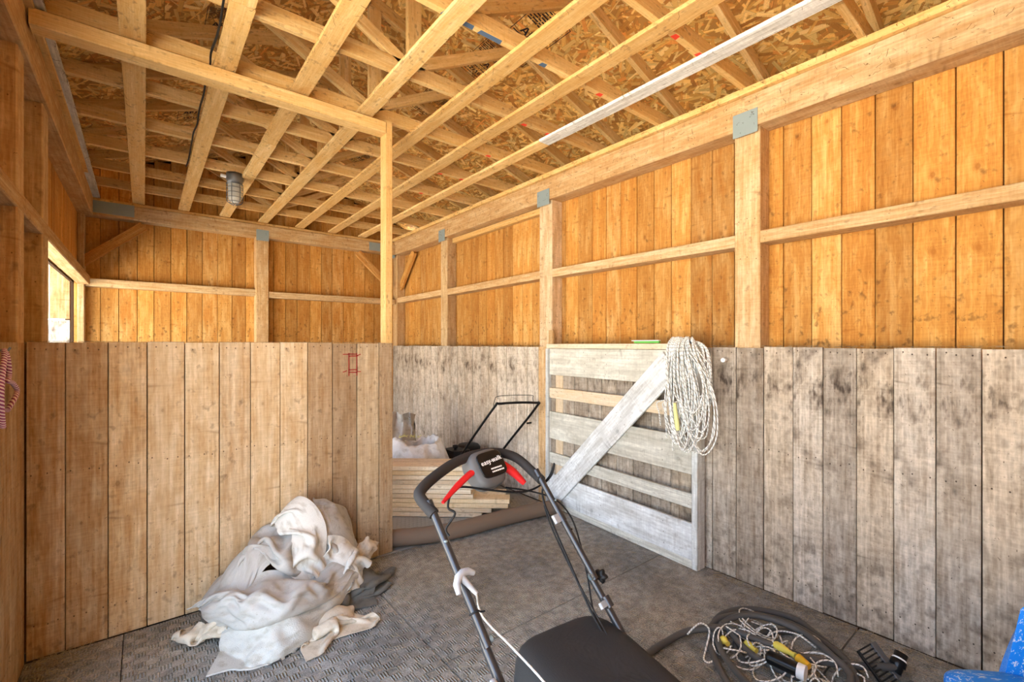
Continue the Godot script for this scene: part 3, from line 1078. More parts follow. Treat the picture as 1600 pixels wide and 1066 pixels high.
# ------------------------------------------------------------------ the gate against the wall
func build_gate() -> void:
	var A := Vector3(2.965, 0, -3.08)
	var g := thing("stall_gate", "weathered grey slatted stall gate with diagonal brace leaning on the right wall", "gate", A)
	var d := Vector3(-.0643, 0, .9979)
	var n := Vector3(-.9979, 0, -.0643)      # towards the room
	var P := func(u: float, y: float, o: float) -> Vector3: return d * u + Vector3(0, y, 0) + n * o
	for q in [[1.361, .246, "grey"], [1.07, .098, "pale"], [.767, .252, "grey"], [.46, .10, "grey"], [.185, .25, "grey"]]:
		beam(g, "slat", P.call(-.036, q[0], -.012), P.call(1.455, q[0], -.012), Vector3(0, 1, 0), q[1], .024, tint(q[2]), .003)
	beam(g, "top_rail", P.call(-.07, 1.508, -.035), P.call(1.455, 1.508, -.035), n, .09, .042, tint("pale"), .003)
	beam(g, "bottom_rail", P.call(-.03, .03, -.03), P.call(1.45, .03, -.03), Vector3(0, 1, 0), .06, .045, tint("grey"), .003)
	beam(g, "stile", P.call(.06, .03, -.045), P.call(.06, 1.485, -.045), d, .12, .036, tint("pale"), .003)
	beam(g, "stile", P.call(-.06, .0, -.03), P.call(-.06, 1.485, -.03), n, .09, .04, tint("grey"), .003)
	beam(g, "stile", P.call(1.476, .005, -.045), P.call(1.476, 1.525, -.045), n, .092, .042, tint("grey"), .003)
	beam(g, "diagonal_brace", P.call(.02, .12, .013), P.call(1.31, 1.40, .013), Vector3(0, 1, 0), .205, .022, tint("grey"), .003)

func wire(parent: Node3D, called: String, pts: Array, r: float, mat: Material, sides := 6, per := 6, vs := 1.0) -> MeshInstance3D:
	var b := MB.new()
	b.tube(smooth(pts, per), r, sides, vs)
	return part(parent, called, b.mesh(), mat)

func wheel(parent: Node3D, at: Vector3, axis: Vector3, r: float) -> void:
	var b := MB.new()
	var y := axis.normalized()
	var x := y.cross(Vector3.UP).normalized()
	var xf := Transform3D(Basis(x, y, x.cross(y)), at)
	b.lathe(xf, [Vector2(.0, -.022), Vector2(r * .8, -.022), Vector2(r * .97, -.018), Vector2(r, -.008), Vector2(r, .008), Vector2(r * .97, .018), Vector2(r * .8, .022), Vector2(0, .022)], 22)
	var w := part(parent, "wheel", b.mesh(), M.black)
	var h := MB.new()
	h.lathe(xf, [Vector2(.0, .032), Vector2(r * .4, .031), Vector2(r * .5, .022), Vector2(r * .52, .0)], 16)
	part(w, "hub", h.mesh(), M.grey_plastic)

func lettering(parent: Node3D, text: String, size: int, px: float, xf: Transform3D, mat: Material) -> void:
	var tm := TextMesh.new()
	var fo := SystemFont.new()
	fo.font_names = PackedStringArray(["Droid Sans"])
	fo.font_weight = 700
	fo.font_italic = true
	tm.font = fo
	tm.text = text
	tm.font_size = size
	tm.pixel_size = px
	tm.depth = .0006
	part(parent, "lettering", tm, mat, xf)

func build_mower() -> void:
	var o := Vector3(1.1, 0, -.9)
	var w := thing("lawn_mower", "lawn mower in the foreground with grey tube handle, red levers and black grass bag", "lawn mower", o)
	var T := Vector3(.07, -.76, .646)
	var side := Vector3(.994, 0, -.108)
	var nrm := side.cross(T).normalized()
	if nrm.y < 0:
		nrm = -nrm
	var A := Vector3(.769, .988, -1.434) - o
	var B := Vector3(1.326, .988, -1.494) - o
	# upper tubes below the grip, lower tubes flattened at the joint
	for e in [[A, 1], [B, -1]]:
		var a: Vector3 = e[0]
		var b := MB.new()
		b.tube([a + T * .02, a + T * .2, a + T * .4, a + T * .50], .0135, 12)
		var up := part(w, "upper_handle", b.mesh(), M.tube)
		var c := MB.new()
		c.tube([a + T * .47 - nrm * .012, a + T * .5 - nrm * .014, a + T * .75 - nrm * .012, a + T * 1.08 - nrm * .01 + side * .01 * e[1]], [.012, .0145, .0145, .0145], 12)
		part(w, "lower_handle", c.mesh(), M.tube)
		var bo := MB.new()
		bo.lathe(Transform3D(Basis(Vector3(0, 0, 1), PI / 2 * e[1]), a + T * .485 + side * .016 * e[1]), [Vector2(.011, -.006), Vector2(.011, .004), Vector2(.008, .008), Vector2(0, .009)], 10)
		part(up, "bolt", bo.mesh(), M.steel)
		# dents with holes where the tube is pinched
		for s in [.17, .30]:
			var h := MB.new()
			h.blob(Transform3D(Basis(), a + T * s + nrm * .0105 - side * .004 * e[1]), Vector3(.007, .004, .007), 1.0, 10, 6)
			part(up, "pin", h.mesh(), M.steel if s < .2 else M.black)
	# padded grip loop
	var loop := smooth([A + T * .07, Vector3(.754, .98, -1.452) - o, Vector3(.776, 1.0, -1.48) - o, Vector3(.86, 1.02, -1.53) - o, Vector3(.98, 1.04, -1.585) - o, Vector3(1.1, 1.048, -1.615) - o, Vector3(1.22, 1.04, -1.615) - o, Vector3(1.30, 1.01, -1.58) - o, Vector3(1.337, .955, -1.51) - o, B + T * .07], 7)
	var gb := MB.new()
	gb.tube(loop, .0205, 14)
	part(w, "grip", gb.mesh(), M.foam)
	# control box under the loop
	var bn := (Vector3(0, EYE, 0) - Vector3(1.06, 1.05, -1.55)).normalized()
	var bx := Vector3(.97, 0.05, -.12).normalized()
	var bz := (bn * .8 + Vector3(0, .35, .25)).normalized()
	bz = (bz - bx * bz.dot(bx)).normalized()
	var by := bz.cross(bx).normalized()
	var cb := Transform3D(Basis(bx, by, bz), Vector3(1.125, .985, -1.578) - o)
	var hb := MB.new()
	hb.blob(cb, Vector3(.092, .082, .05), .55, 30, 18)
	for i in hb.v.size():
		var lp := cb.affine_inverse() * hb.v[i]
		if lp.y < 0:
			lp.x *= 1.0 + lp.y * 3.2
			hb.v[i] = cb * lp
	var box := part(w, "control_box", hb.mesh(), M.housing)
	var lb := MB.new()
	lb.blob(cb * Transform3D(Basis(), Vector3(.008, .008, .046)), Vector3(.07, .056, .007), .45, 24, 12)
	var plate := part(box, "label_plate", lb.mesh(), M.black_gloss, Transform3D(), "glossy black label plate")
	lettering(w, "easy-walk", 40, .00062, cb * Transform3D(Basis(Vector3(0, 0, 1), .06), Vector3(.008, .02, .0532)), M.white_paint)
	# two lines of print too small to read
	var sp := MB.new()
	var rr := RandomNumberGenerator.new()
	rr.seed = 4
	for ln in 2:
		var x := -.012
		while x < .05:
			var l := rr.randf_range(.004, .01)
			sp.obox(cb * Transform3D(Basis(), Vector3(x + l / 2, -.014 - ln * .013, .0534)), Vector3(l, .006, .0008))
			x += l + .002
	part(box, "small_print", sp.mesh(), M.white_paint)
	# red levers
	var lev := func(p: Array, rads: Array) -> void:
		var q := smooth(p, 6)
		var rs := []
		for i in q.size():
			var f := (rads.size() - 1.0) * i / (q.size() - 1.0)
			rs.append(lerpf(rads[int(f)], rads[mini(int(f) + 1, rads.size() - 1)], f - int(f)))
		var b := MB.new()
		b.tube(q, rs, 12, 1, true, .75)
		part(w, "lever", b.mesh(), M.red, Transform3D(), "red plastic lever")
	lev.call([Vector3(1.085, .985, -1.555) - o, Vector3(1.05, .998, -1.555) - o, Vector3(.96, .965, -1.53) - o, Vector3(.87, .925, -1.495) - o], [.013, .016, .015, .007])
	lev.call([Vector3(1.165, 1.005, -1.58) - o, Vector3(1.195, 1.005, -1.58) - o, Vector3(1.25, .965, -1.55) - o, Vector3(1.288, .915, -1.51) - o], [.02, .026, .026, .016])
	# cables
	var px := func(x: float, y: float, dep: float) -> Vector3:
		var yaw := atan2(572.0, FOCAL)
		var F := Vector3(sin(yaw), 0, -cos(yaw))
		var R := Vector3(cos(yaw), 0, sin(yaw))
		return Vector3(0, EYE, 0) + (F + R * (x - 800) / FOCAL + Vector3.UP * (539 - y) / FOCAL) * dep - o
	wire(w, "cable", [px.call(702, 838, 1.72), px.call(697, 826, 1.73), px.call(711, 803, 1.74), px.call(700, 793, 1.75), px.call(706, 770, 1.78), px.call(722, 761, 1.82), px.call(765, 766, 1.86), px.call(815, 769, 1.93), px.call(842, 760, 2.0), px.call(858, 745, 2.02), px.call(866, 724, 2.02), px.call(862, 742, 2.02), px.call(850, 758, 2.0), px.call(848, 776, 1.98), px.call(858, 806, 1.93), px.call(890, 880, 1.8), px.call(930, 968, 1.68), px.call(990, 1066, 1.5)], .0045, M.black)
	wire(w, "cable", [px.call(790, 762, 1.88), px.call(830, 768, 1.94), px.call(868, 781, 1.95), px.call(893, 810, 1.93), px.call(908, 855, 1.87), px.call(918, 900, 1.8), px.call(935, 975, 1.68), px.call(1010, 1080, 1.45)], .0035, M.black)
	wire(w, "cable", [px.call(850, 790, 1.96), px.call(862, 825, 1.9), px.call(895, 895, 1.78), px.call(945, 985, 1.64), px.call(992, 1075, 1.5)], .003, M.black)
	# cable clips
	for q in [[B + T * .24, .034], [B + T * .585, .022]]:
		var b := MB.new()
		b.obox(Transform3D(Basis(side, T, nrm), q[0] - side * .024), Vector3(.048, q[1], .014), .003)
		part(w, "cable_clip", b.mesh(), M.grey_plastic)
		var s := MB.new()
		s.tube([q[0] - T * .02, q[0] + T * .02], .0165, 12)
		part(w, "clamp_sleeve", s.mesh(), M.tube)
	# wing knobs at the joints
	for e in [[B + T * .5 + side * .04, 1, M.black], [A + T * .6 - side * .035, -1, M.grey_plastic]]:
		var rows := []
		var b := MB.new()
		var axis: Vector3 = side * e[1]
		var yy := axis
		var xx := yy.cross(T).normalized()
		var xf := Transform3D(Basis(xx, yy, xx.cross(yy)), e[0])
		for p in [[0.0, -.014], [.7, -.014], [1.0, -.006], [1.0, .006], [.7, .013], [0.0, .013]]:
			var row := PackedVector3Array()
			for k in 31:
				var an := TAU * k / 30
				var r: float = p[0] * (.023 + .0055 * cos(an * 5))
				row.append(xf * Vector3(cos(an) * r, p[1], sin(an) * r))
			rows.append(row)
		b.grid(rows, 1, 1, true)
		part(w, "knob", b.mesh(), e[2])
	# pull-start handle parked on the left tube, with its cord
	var sc := A + T * .30 + nrm * .03 - side * .012
	var hx := (side * .93 - T * .36).normalized()
	var hy := nrm.cross(hx).normalized()
	var hf := Transform3D(Basis(hx, hy, nrm), sc)
	var sb := MB.new()
	sb.tube([hf * Vector3(-.045, -.022, 0), hf * Vector3(-.03, .002, 0), hf * Vector3(-.01, .012, 0), hf * Vector3(.012, .012, 0), hf * Vector3(.032, .003, 0), hf * Vector3(.045, -.016, 0)], [.008, .012, .0135, .0135, .012, .008], 12)
	sb.tube([hf * Vector3(0, .01, 0), hf * Vector3(.002, -.025, 0), hf * Vector3(.004, -.062, 0)], [.0125, .009, .007], 10)
	part(w, "starter_handle", sb.mesh(), M.grey_plastic)
	var sr := MB.new()
	sr.tube(smooth([hf * Vector3(.004, -.06, 0), px.call(755, 965, 1.5), px.call(800, 1012, 1.42), px.call(850, 1066, 1.32), px.call(900, 1130, 1.22)], 5), .0035, 6)
	part(w, "starter_cord", sr.mesh(), M.cord)
	var rg := MB.new()
	rg.tube(smooth([A + T * .40 - side * .02, A + T * .40 + nrm * .02, A + T * .405 + side * .022, A + T * .41 + side * .03 + nrm * .012], 4), .003, 6)
	part(w, "rope_guide", rg.mesh(), M.black)
	# grass bag
	var bb := MB.new()
	bb.blob(Transform3D(Basis(Vector3.UP, -.12) * Basis(Vector3.RIGHT, .12), Vector3(1.165, .30, -.93) - o), Vector3(.225, .165, .335), .42, 40, 24)
	var bag := part(w, "grass_bag", bb.mesh(), M.bag, Transform3D(), "black fabric grass bag")
	var zz := MB.new()
	zz.tube(smooth([Vector3(.96, .44, -1.1) - o, Vector3(1.02, .445, -1.21) - o, Vector3(1.15, .45, -1.245) - o, Vector3(1.29, .445, -1.22) - o, Vector3(1.36, .43, -1.1) - o], 5), .004, 6)
	# deck, engine and wheels, below the frame
	var dk := MB.new()
	dk.blob(Transform3D(Basis(Vector3.UP, -.1), Vector3(1.17, .15, -.38) - o), Vector3(.29, .075, .33), .45, 32, 14)
	part(w, "deck", dk.mesh(), M.red)
	var en := MB.new()
	en.lathe(Transform3D(Basis(), Vector3(1.18, .2, -.36) - o), [Vector2(.15, 0), Vector2(.15, .12), Vector2(.13, .16), Vector2(.06, .175), Vector2(0, .175)], 24)
	part(w, "engine", en.mesh(), M.black)
	for q in [Vector3(.86, .1, -.62), Vector3(1.46, .1, -.68), Vector3(.9, .1, -.12), Vector3(1.48, .1, -.16)]:
		wheel(w, q - o, side * (1 if q.x > 1.17 else -1), .1)

func build_back_mower() -> void:
	var o := Vector3(2.7, 0, -4.2)
	var w := thing("push_mower", "black push mower behind the lumber with thin bail bar over its handle", "lawn mower", o)
	var L0 := Vector3(2.50, .40, -3.92) - o
	var L1 := Vector3(2.575, .95, -3.44) - o
	var R1 := Vector3(2.925, .955, -3.22) - o
	var R0 := Vector3(2.93, .40, -3.80) - o
	var b := MB.new()
	b.tube(smooth([L0 + Vector3(-.01, -.2, -.12), L0, L0.lerp(L1, .93), L1 + (R1 - L1) * .12 + Vector3(0, .012, .0), L1.lerp(R1, .9) + Vector3(0, .012, 0), R1.lerp(R0, .08), R0, R0 + Vector3(-.01, -.2, -.12)], 5), .012, 10)
	part(w, "handle", b.mesh(), M.black_gloss)
	wire(w, "bail_bar", [L1.lerp(L0, .06), L1 + Vector3(-.01, .05, .0), L1.lerp(R1, .1) + Vector3(-.0, .085, 0), L1.lerp(R1, .8) + Vector3(0, .085, 0), L1.lerp(R1, .86) + Vector3(0, .05, 0), R1.lerp(R0, .12)], .003, M.black)
	wire(w, "cable", [L0.lerp(L1, .4), L0 + Vector3(.03, .08, .03), L0 + Vector3(.04, -.05, 0)], .003, M.black)
	var h := MB.new()
	h.obox(Transform3D(Basis(), R1.lerp(R0, .36) + Vector3(.03, -.01, .03)), Vector3(.06, .015, .015), .003)
	part(w, "lever", h.mesh(), M.black)
	var d := MB.new()
	d.blob(Transform3D(Basis(Vector3.UP, .1), Vector3(0, .15, 0)), Vector3(.24, .07, .28), .45, 28, 12)
	part(w, "deck", d.mesh(), M.black)
	var e := MB.new()
	e.box(Vector3(-.12, .30, .06), Vector3(.2, .22, .22), .01)
	e.lathe(Transform3D(Basis(), Vector3(.07, .2, 0)), [Vector2(.13, 0), Vector2(.13, .2), Vector2(.11, .225), Vector2(0, .235)], 20)
	part(w, "engine", e.mesh(), M.black)
	var c := MB.new()
	c.lathe(Transform3D(Basis(), Vector3(-.15, .41, .08)), [Vector2(.016, 0), Vector2(.016, .02), Vector2(.028, .022), Vector2(.028, .05), Vector2(0, .052)], 14)
	part(w, "fuel_cap", c.mesh(), M.black_gloss)
	for q in [Vector3(-.25, .09, .2), Vector3(.23, .09, .22), Vector3(-.25, .09, -.2), Vector3(.23, .09, -.2)]:
		wheel(w, q, Vector3(signf(q.x), 0, 0), .09)

func build_lumber() -> void:
	var u := Vector3(.757, 0, .654)
	var away := Vector3(.654, 0, -.757)
	var P0 := Vector3(1.70, 0, -3.79)
	var ends := [.78, .88, 1.02, 1.03, .72, .70, .72, .69, .73, .70, .68]
	var y := .021
	var names := ["bottom", "second", "third", "fourth", "fifth", "sixth", "seventh", "eighth", "ninth", "tenth", "top"]
	for i in 11:
		for k in 2:
			var e: float = ends[i] + rng.randf_range(-.012, .012)
			if k == 1:
				e -= rng.randf_range(.0, .08)
			var c := P0 + away * (.072 + k * .146 + rng.randf_range(-.004, .004)) + Vector3(0, y, 0)
			var a := c - u * (1.5 + rng.randf_range(0, .08))
			var b := c + u * e
			var label := "pale sawn plank, %s %s of the lumber stack, %s row" % [names[i], "layer" , "front" if k == 0 else "rear"]
			var t := thing("lumber_plank", label, "plank", Vector3((a.x + b.x) / 2, y - .019, (a.z + b.z) / 2), "planks of the lumber stack")
			var mt := tint("pale")
			t.rotation.y = -atan2(u.z, u.x)
			var ti := t.transform.affine_inverse()
			beam(t, "plank", ti * a, ti * b, Vector3(0, 0, 1), .142, .037, mt, .0025)
		y += .0405

func build_sacks() -> void:
	var nz := FastNoiseLite.new()
	nz.seed = 31
	nz.frequency = .035
	nz.fractal_octaves = 3
	# open white sack
	var o := Vector3(2.13, 0, -4.20)
	var w := thing("feed_sack", "white plastic feed sack standing open behind the lumber", "sack", o)
	var u := Vector3(.757, 0, .654)
	var away := Vector3(.654, 0, -.757)
	var rows := []
	var prof := [[.22, .0], [.27, .03], [.29, .2], [.285, .36], [.26, .47], [.225, .535], [.20, .555], [.185, .54], [.18, .46], [.17, .38], [.08, .36], [.0, .36]]
	for p in prof:
		var row := PackedVector3Array()
		for k in 49:
			var an := TAU * (k % 48) / 48.0
			var wob := nz.get_noise_3d(cos(an) * 60, p[1] * 90, sin(an) * 60) * .05 + sin(an * 7 + p[1] * 9) * .008
			var r: float = p[0] + wob * (1.0 if p[0] > .1 else 0.0)
			var tall: float = p[1] + (.035 * sin(an * 2 + .6) + nz.get_noise_2d(cos(an) * 70, sin(an) * 70) * .04) * smoothstep(.3, .55, p[1])
			row.append(u * cos(an) * r * 1.12 + away * sin(an) * r * .72 + Vector3(0, tall, 0))
		rows.append(row)
	var b := MB.new()
	b.grid(rows, 3, 2, false)
	part(w, "bag", b.mesh(), M.sack)
	var gr := MB.new()
	for k in 16:
		var an := rng.randf_range(2.4, 4.4) - .9
		var p := u * cos(an) * .2 + away * (.1 + rng.randf_range(-.02, .04)) + Vector3(0, .56, 0)
		gr.tube([p, p + Vector3(rng.randf_range(-.08, .08), rng.randf_range(.0, .03), rng.randf_range(-.05, .05))], .003, 4)
	part(w, "hay_wisps", gr.mesh(), M.pale_yellow)
	# grey sack slumped behind
	var o2 := Vector3(2.14, 0, -4.80)
	var g := thing("grey_sack", "grey plastic sack with creased top standing behind the white sack", "sack", o2)
	rows = []
	for j in 13:
		var f := j / 12.0
		var row := PackedVector3Array()
		for k in 49:
			var an := TAU * (k % 48) / 48.0
			var fold := sin(an * 9 + f * 2.0) * .012 + sin(an * 17 + 1) * .006 + nz.get_noise_3d(cos(an) * 50, f * 40, sin(an) * 50) * .05
			var sq := lerpf(.20, .006, smoothstep(.4, 1.0, f))
			var r := .28 + fold
			row.append(u * cos(an) * r * (1.0 - .12 * f) + away * (sin(an) * sq + fold * (.6 + f)) + Vector3(0, .74 * f + .03 * sin(an * 3) * f, 0))
		rows.append(row)
	var b2 := MB.new()
	b2.grid(rows, 3, 2, false)
	part(g, "bag", b2.mesh(), M.sack_grey)

func build_pole() -> void:
	var o := Vector3(2.15, 0, -3.06)
	var t := thing("fallen_pole", "long brown peeled pole lying across the stall opening", "pole", o)
	var nz := FastNoiseLite.new()
	nz.seed = 8
	nz.frequency = .05
	var pts := smooth([Vector3(1.432, .066, -3.23) - o, Vector3(1.62, .067, -3.13) - o, Vector3(1.9, .066, -3.05) - o, Vector3(2.3, .066, -3.02) - o, Vector3(2.62, .066, -2.98) - o, Vector3(2.89, .067, -2.92) - o], 9)
	var b := MB.new()
	var rs := []
	for i in pts.size():
		rs.append(.063 + nz.get_noise_1d(i * 8.0) * .004)
	b.tube(pts, rs, 18, 4)
	part(t, "pole", b.mesh(), M.bark)


# ------------------------------------------------------------------ cloths heaped by the partition
# let a slack sheet fall over rounded forms, against the floor and the partition: verlet steps, then distance constraints
func fall(nu: int, nv: int, su: float, sv: float, C: Vector3, U: Vector3, V: Vector3, squeeze_u: float, squeeze_v: float, rough: float, sd: int, steps: int, forms: Array) -> Array:
	var nz := FastNoiseLite.new()
	nz.seed = sd
	nz.frequency = 2.6
	nz.fractal_octaves = 2
	var Nn := U.cross(V).normalized()
	if Nn.y < 0:
		Nn = -Nn
	var X := PackedVector3Array()
	for j in nv:
		for i in nu:
			var s := (i / (nu - 1.0) - .5) * su
			var t := (j / (nv - 1.0) - .5) * sv
			X.append(C + U * (s * squeeze_u + .06 * nz.get_noise_2d(s + 9, t * 1.3)) + V * (t * squeeze_v + .05 * nz.get_noise_2d(s * 1.2, t - 7)) + Nn * (rough * nz.get_noise_2d(s * 1.6, t * 1.1)))
	var R := PackedVector2Array()
	for j in nv:
		for i in nu:
			R.append(Vector2(i * su / (nu - 1.0), j * sv / (nv - 1.0)))
	return settle(X, nu, nv, func(a, b): return R[a].distance_to(R[b]), steps, forms)

# the same from a modelled shape with slack in it
func relax(net: Array, nu: int, nv: int, slack_u: float, slack_v: float, rough: float, freq: float, sd: int, steps: int, forms: Array) -> Array:
	var nz := FastNoiseLite.new()
	nz.seed = sd
	nz.frequency = freq
	nz.fractal_octaves = 2
	var P := surface(net, nu, nv)
	var B := PackedVector3Array()
	var X := PackedVector3Array()
	for j in nv:
		for i in nu:
			var du: Vector3 = P[j][mini(i + 1, nu - 1)] - P[j][maxi(i - 1, 0)]
			var dv: Vector3 = P[mini(j + 1, nv - 1)][i] - P[maxi(j - 1, 0)][i]
			B.append(P[j][i])
			X.append(P[j][i] + dv.cross(du).normalized() * rough * (.4 + nz.get_noise_3dv(P[j][i])))
	var rest := func(a, b) -> float:
		var same: bool = a / nu == b / nu
		return B[a].distance_to(B[b]) * (slack_u if same else slack_v if a % nu == b % nu else (slack_u + slack_v) / 2)
	return settle(X, nu, nv, rest, steps, forms)

func settle(X: PackedVector3Array, nu: int, nv: int, rest: Callable, steps: int, forms: Array) -> Array:
	var Y := X.duplicate()
	var A := PackedInt32Array()
	var B := PackedInt32Array()
	var L := PackedFloat32Array()
	var K := PackedFloat32Array()
	for q in [[1, 0, .5], [0, 1, .5], [1, 1, .25], [1, -1, .25], [2, 0, .22], [0, 2, .22], [4, 0, .05], [0, 4, .05]]:
		for j in nv:
			for i in nu:
				var i2: int = i + q[0]
				var j2: int = j + q[1]
				if i2 < nu and j2 >= 0 and j2 < nv:
					A.append(j * nu + i)
					B.append(j2 * nu + i2)
					L.append(rest.call(j * nu + i, j2 * nu + i2))
					K.append(q[2])
	var n := X.size()
	var m := A.size()
	for st in steps:
		for k in n:
			var vel := (X[k] - Y[k]) * .93
			Y[k] = X[k]
			X[k] += vel.limit_length(.02) + Vector3(0, -.0011, 0)
		for it in 3:
			for c in m:
				var a := A[c]
				var b := B[c]
				var d := X[b] - X[a]
				var l := d.length()
				d *= K[c] * (l - L[c]) / maxf(l, 1e-6)
				X[a] += d
				X[b] -= d
		for k in n:
			var p := X[k]
			var hit := false
			for f in forms:
				var e: Vector3 = (p - f[0]) / f[1]
				var r := e.length()
				if r < 1.0:
					p = f[0] + e / maxf(r, .05) * f[1]
					hit = true
			if p.y < .012:
				p.y = .012
				hit = true
			if p.z < -3.13:
				p.z = -3.13
			X[k] = p
			if hit:
				Y[k] = p
	var out := []
	for j in nv:
		out.append(X.slice(j * nu, (j + 1) * nu))
	return out

func lay(parent: Node3D, called: String, P: Array, mat: Material, thick: float, label := "") -> void:
	var o := parent.position
	# halve the grid spacing so that the folds read smooth
	var net := []
	for r in P:
		net.append(Array(r))
	var S := surface(net, P[0].size() * 2 - 1, P.size() * 2 - 1)
	for j in S.size():
		for i in S[j].size():
			S[j][i] -= o
	var b := MB.new()
	b.slab(S, thick, 1.2, 1.0)
	part(parent, called, b.mesh(), mat, Transform3D(), label)

func build_cloths() -> void:
	var t := thing("canvas_blanket", "big white canvas horse blanket heaped against the partition", "blanket", Vector3(.62, 0, -2.8))
	var core := [[Vector3(.80, .05, -3.0), Vector3(.30, .46, .22)], [Vector3(.56, .05, -2.93), Vector3(.28, .35, .22)], [Vector3(.62, .02, -2.68), Vector3(.27, .17, .17)], [Vector3(.86, .02, -2.80), Vector3(.17, .22, .16)]]
	lay(t, "canvas", relax(NET_BODY, 54, 42, 1.14, 1.12, .05, 5.0, 3, 15, core), M.canvas, .005)
	lay(t, "pocket", relax(NET_POCKET, 54, 34, 1.10, 1.06, .04, 5.0, 14, 13, core), M.canvas, .005)
	lay(t, "lining", relax(NET_FLEECE, 44, 34, 1.07, 1.05, .035, 6.0, 4, 9, core), M.fleece, .008, "white fleece lining dragged out to a point")
	lay(t, "back_fold", relax(NET_BACK, 28, 28, 1.12, 1.08, .03, 8.0, 6, 8, core), M.canvas, .006)
	var core2 := [[Vector3(.80, .10, -3.0), Vector3(.28, .50, .22)], [Vector3(.70, .05, -2.86), Vector3(.2, .38, .14)], [Vector3(.92, .05, -2.86), Vector3(.15, .26, .16)]]
	lay(t, "folded_band", fall(20, 40, .24, .62, Vector3(.72, .52, -2.84), Vector3(.72, .25, .3).normalized(), Vector3(.16, -.62, .5).normalized(), .55, .80, .10, 15, 34, core2), M.band, .007)
	lay(t, "flap", fall(28, 28, .38, .40, Vector3(.93, .33, -2.78), Vector3(.85, -.35, -.1).normalized(), Vector3(-.12, -.55, .6).normalized(), .66, .62, .10, 21, 40, core2), M.band, .007)
	var d := thing("dark_cloth", "dark grey rumpled cloth under the right side of the white blanket", "cloth", Vector3(1.05, 0, -2.75))
	lay(d, "cloth", fall(32, 32, .60, .55, Vector3(1.02, .15, -2.78), Vector3(.6, 0, -.8), Vector3(.7, -.1, .5).normalized(), .5, .36, .16, 9, 60, [[Vector3(1.05, .0, -2.85), Vector3(.12, .10, .15)]]), M.dark_cloth, .005)
	var c := thing("cream_rag", "stained cream cotton rag spilling out in front of the dark cloth", "cloth", Vector3(.8, 0, -2.45))
	lay(c, "cloth", fall(32, 30, .48, .42, Vector3(.76, .12, -2.51), Vector3(.9, 0, -.3).normalized(), Vector3(.25, -.1, .9).normalized(), .55, .5, .14, 10, 60, [[Vector3(.78, .0, -2.55), Vector3(.13, .08, .09)]]), M.cream, .003)
	var e := thing("crumpled_rag", "crumpled cream rag at the left foot of the white blanket", "cloth", Vector3(.27, 0, -2.78))
	lay(e, "cloth", fall(32, 32, .56, .5, Vector3(.315, .14, -2.79), Vector3(.7, 0, .6).normalized(), Vector3(.5, -.2, .7).normalized(), .34, .32, .16, 11, 50, [[Vector3(.315, .0, -2.80), Vector3(.09, .09, .09)]]), M.cream, .003)
	var f := thing("twisted_rag", "small twisted cream rag end poking out behind the blanket", "cloth", Vector3(1.14, 0, -2.94))
	lay(f, "cloth", relax(NET_TWIST, 18, 18, 1.25, 1.2, .02, 20.0, 12, 3, []), M.cream, .005)

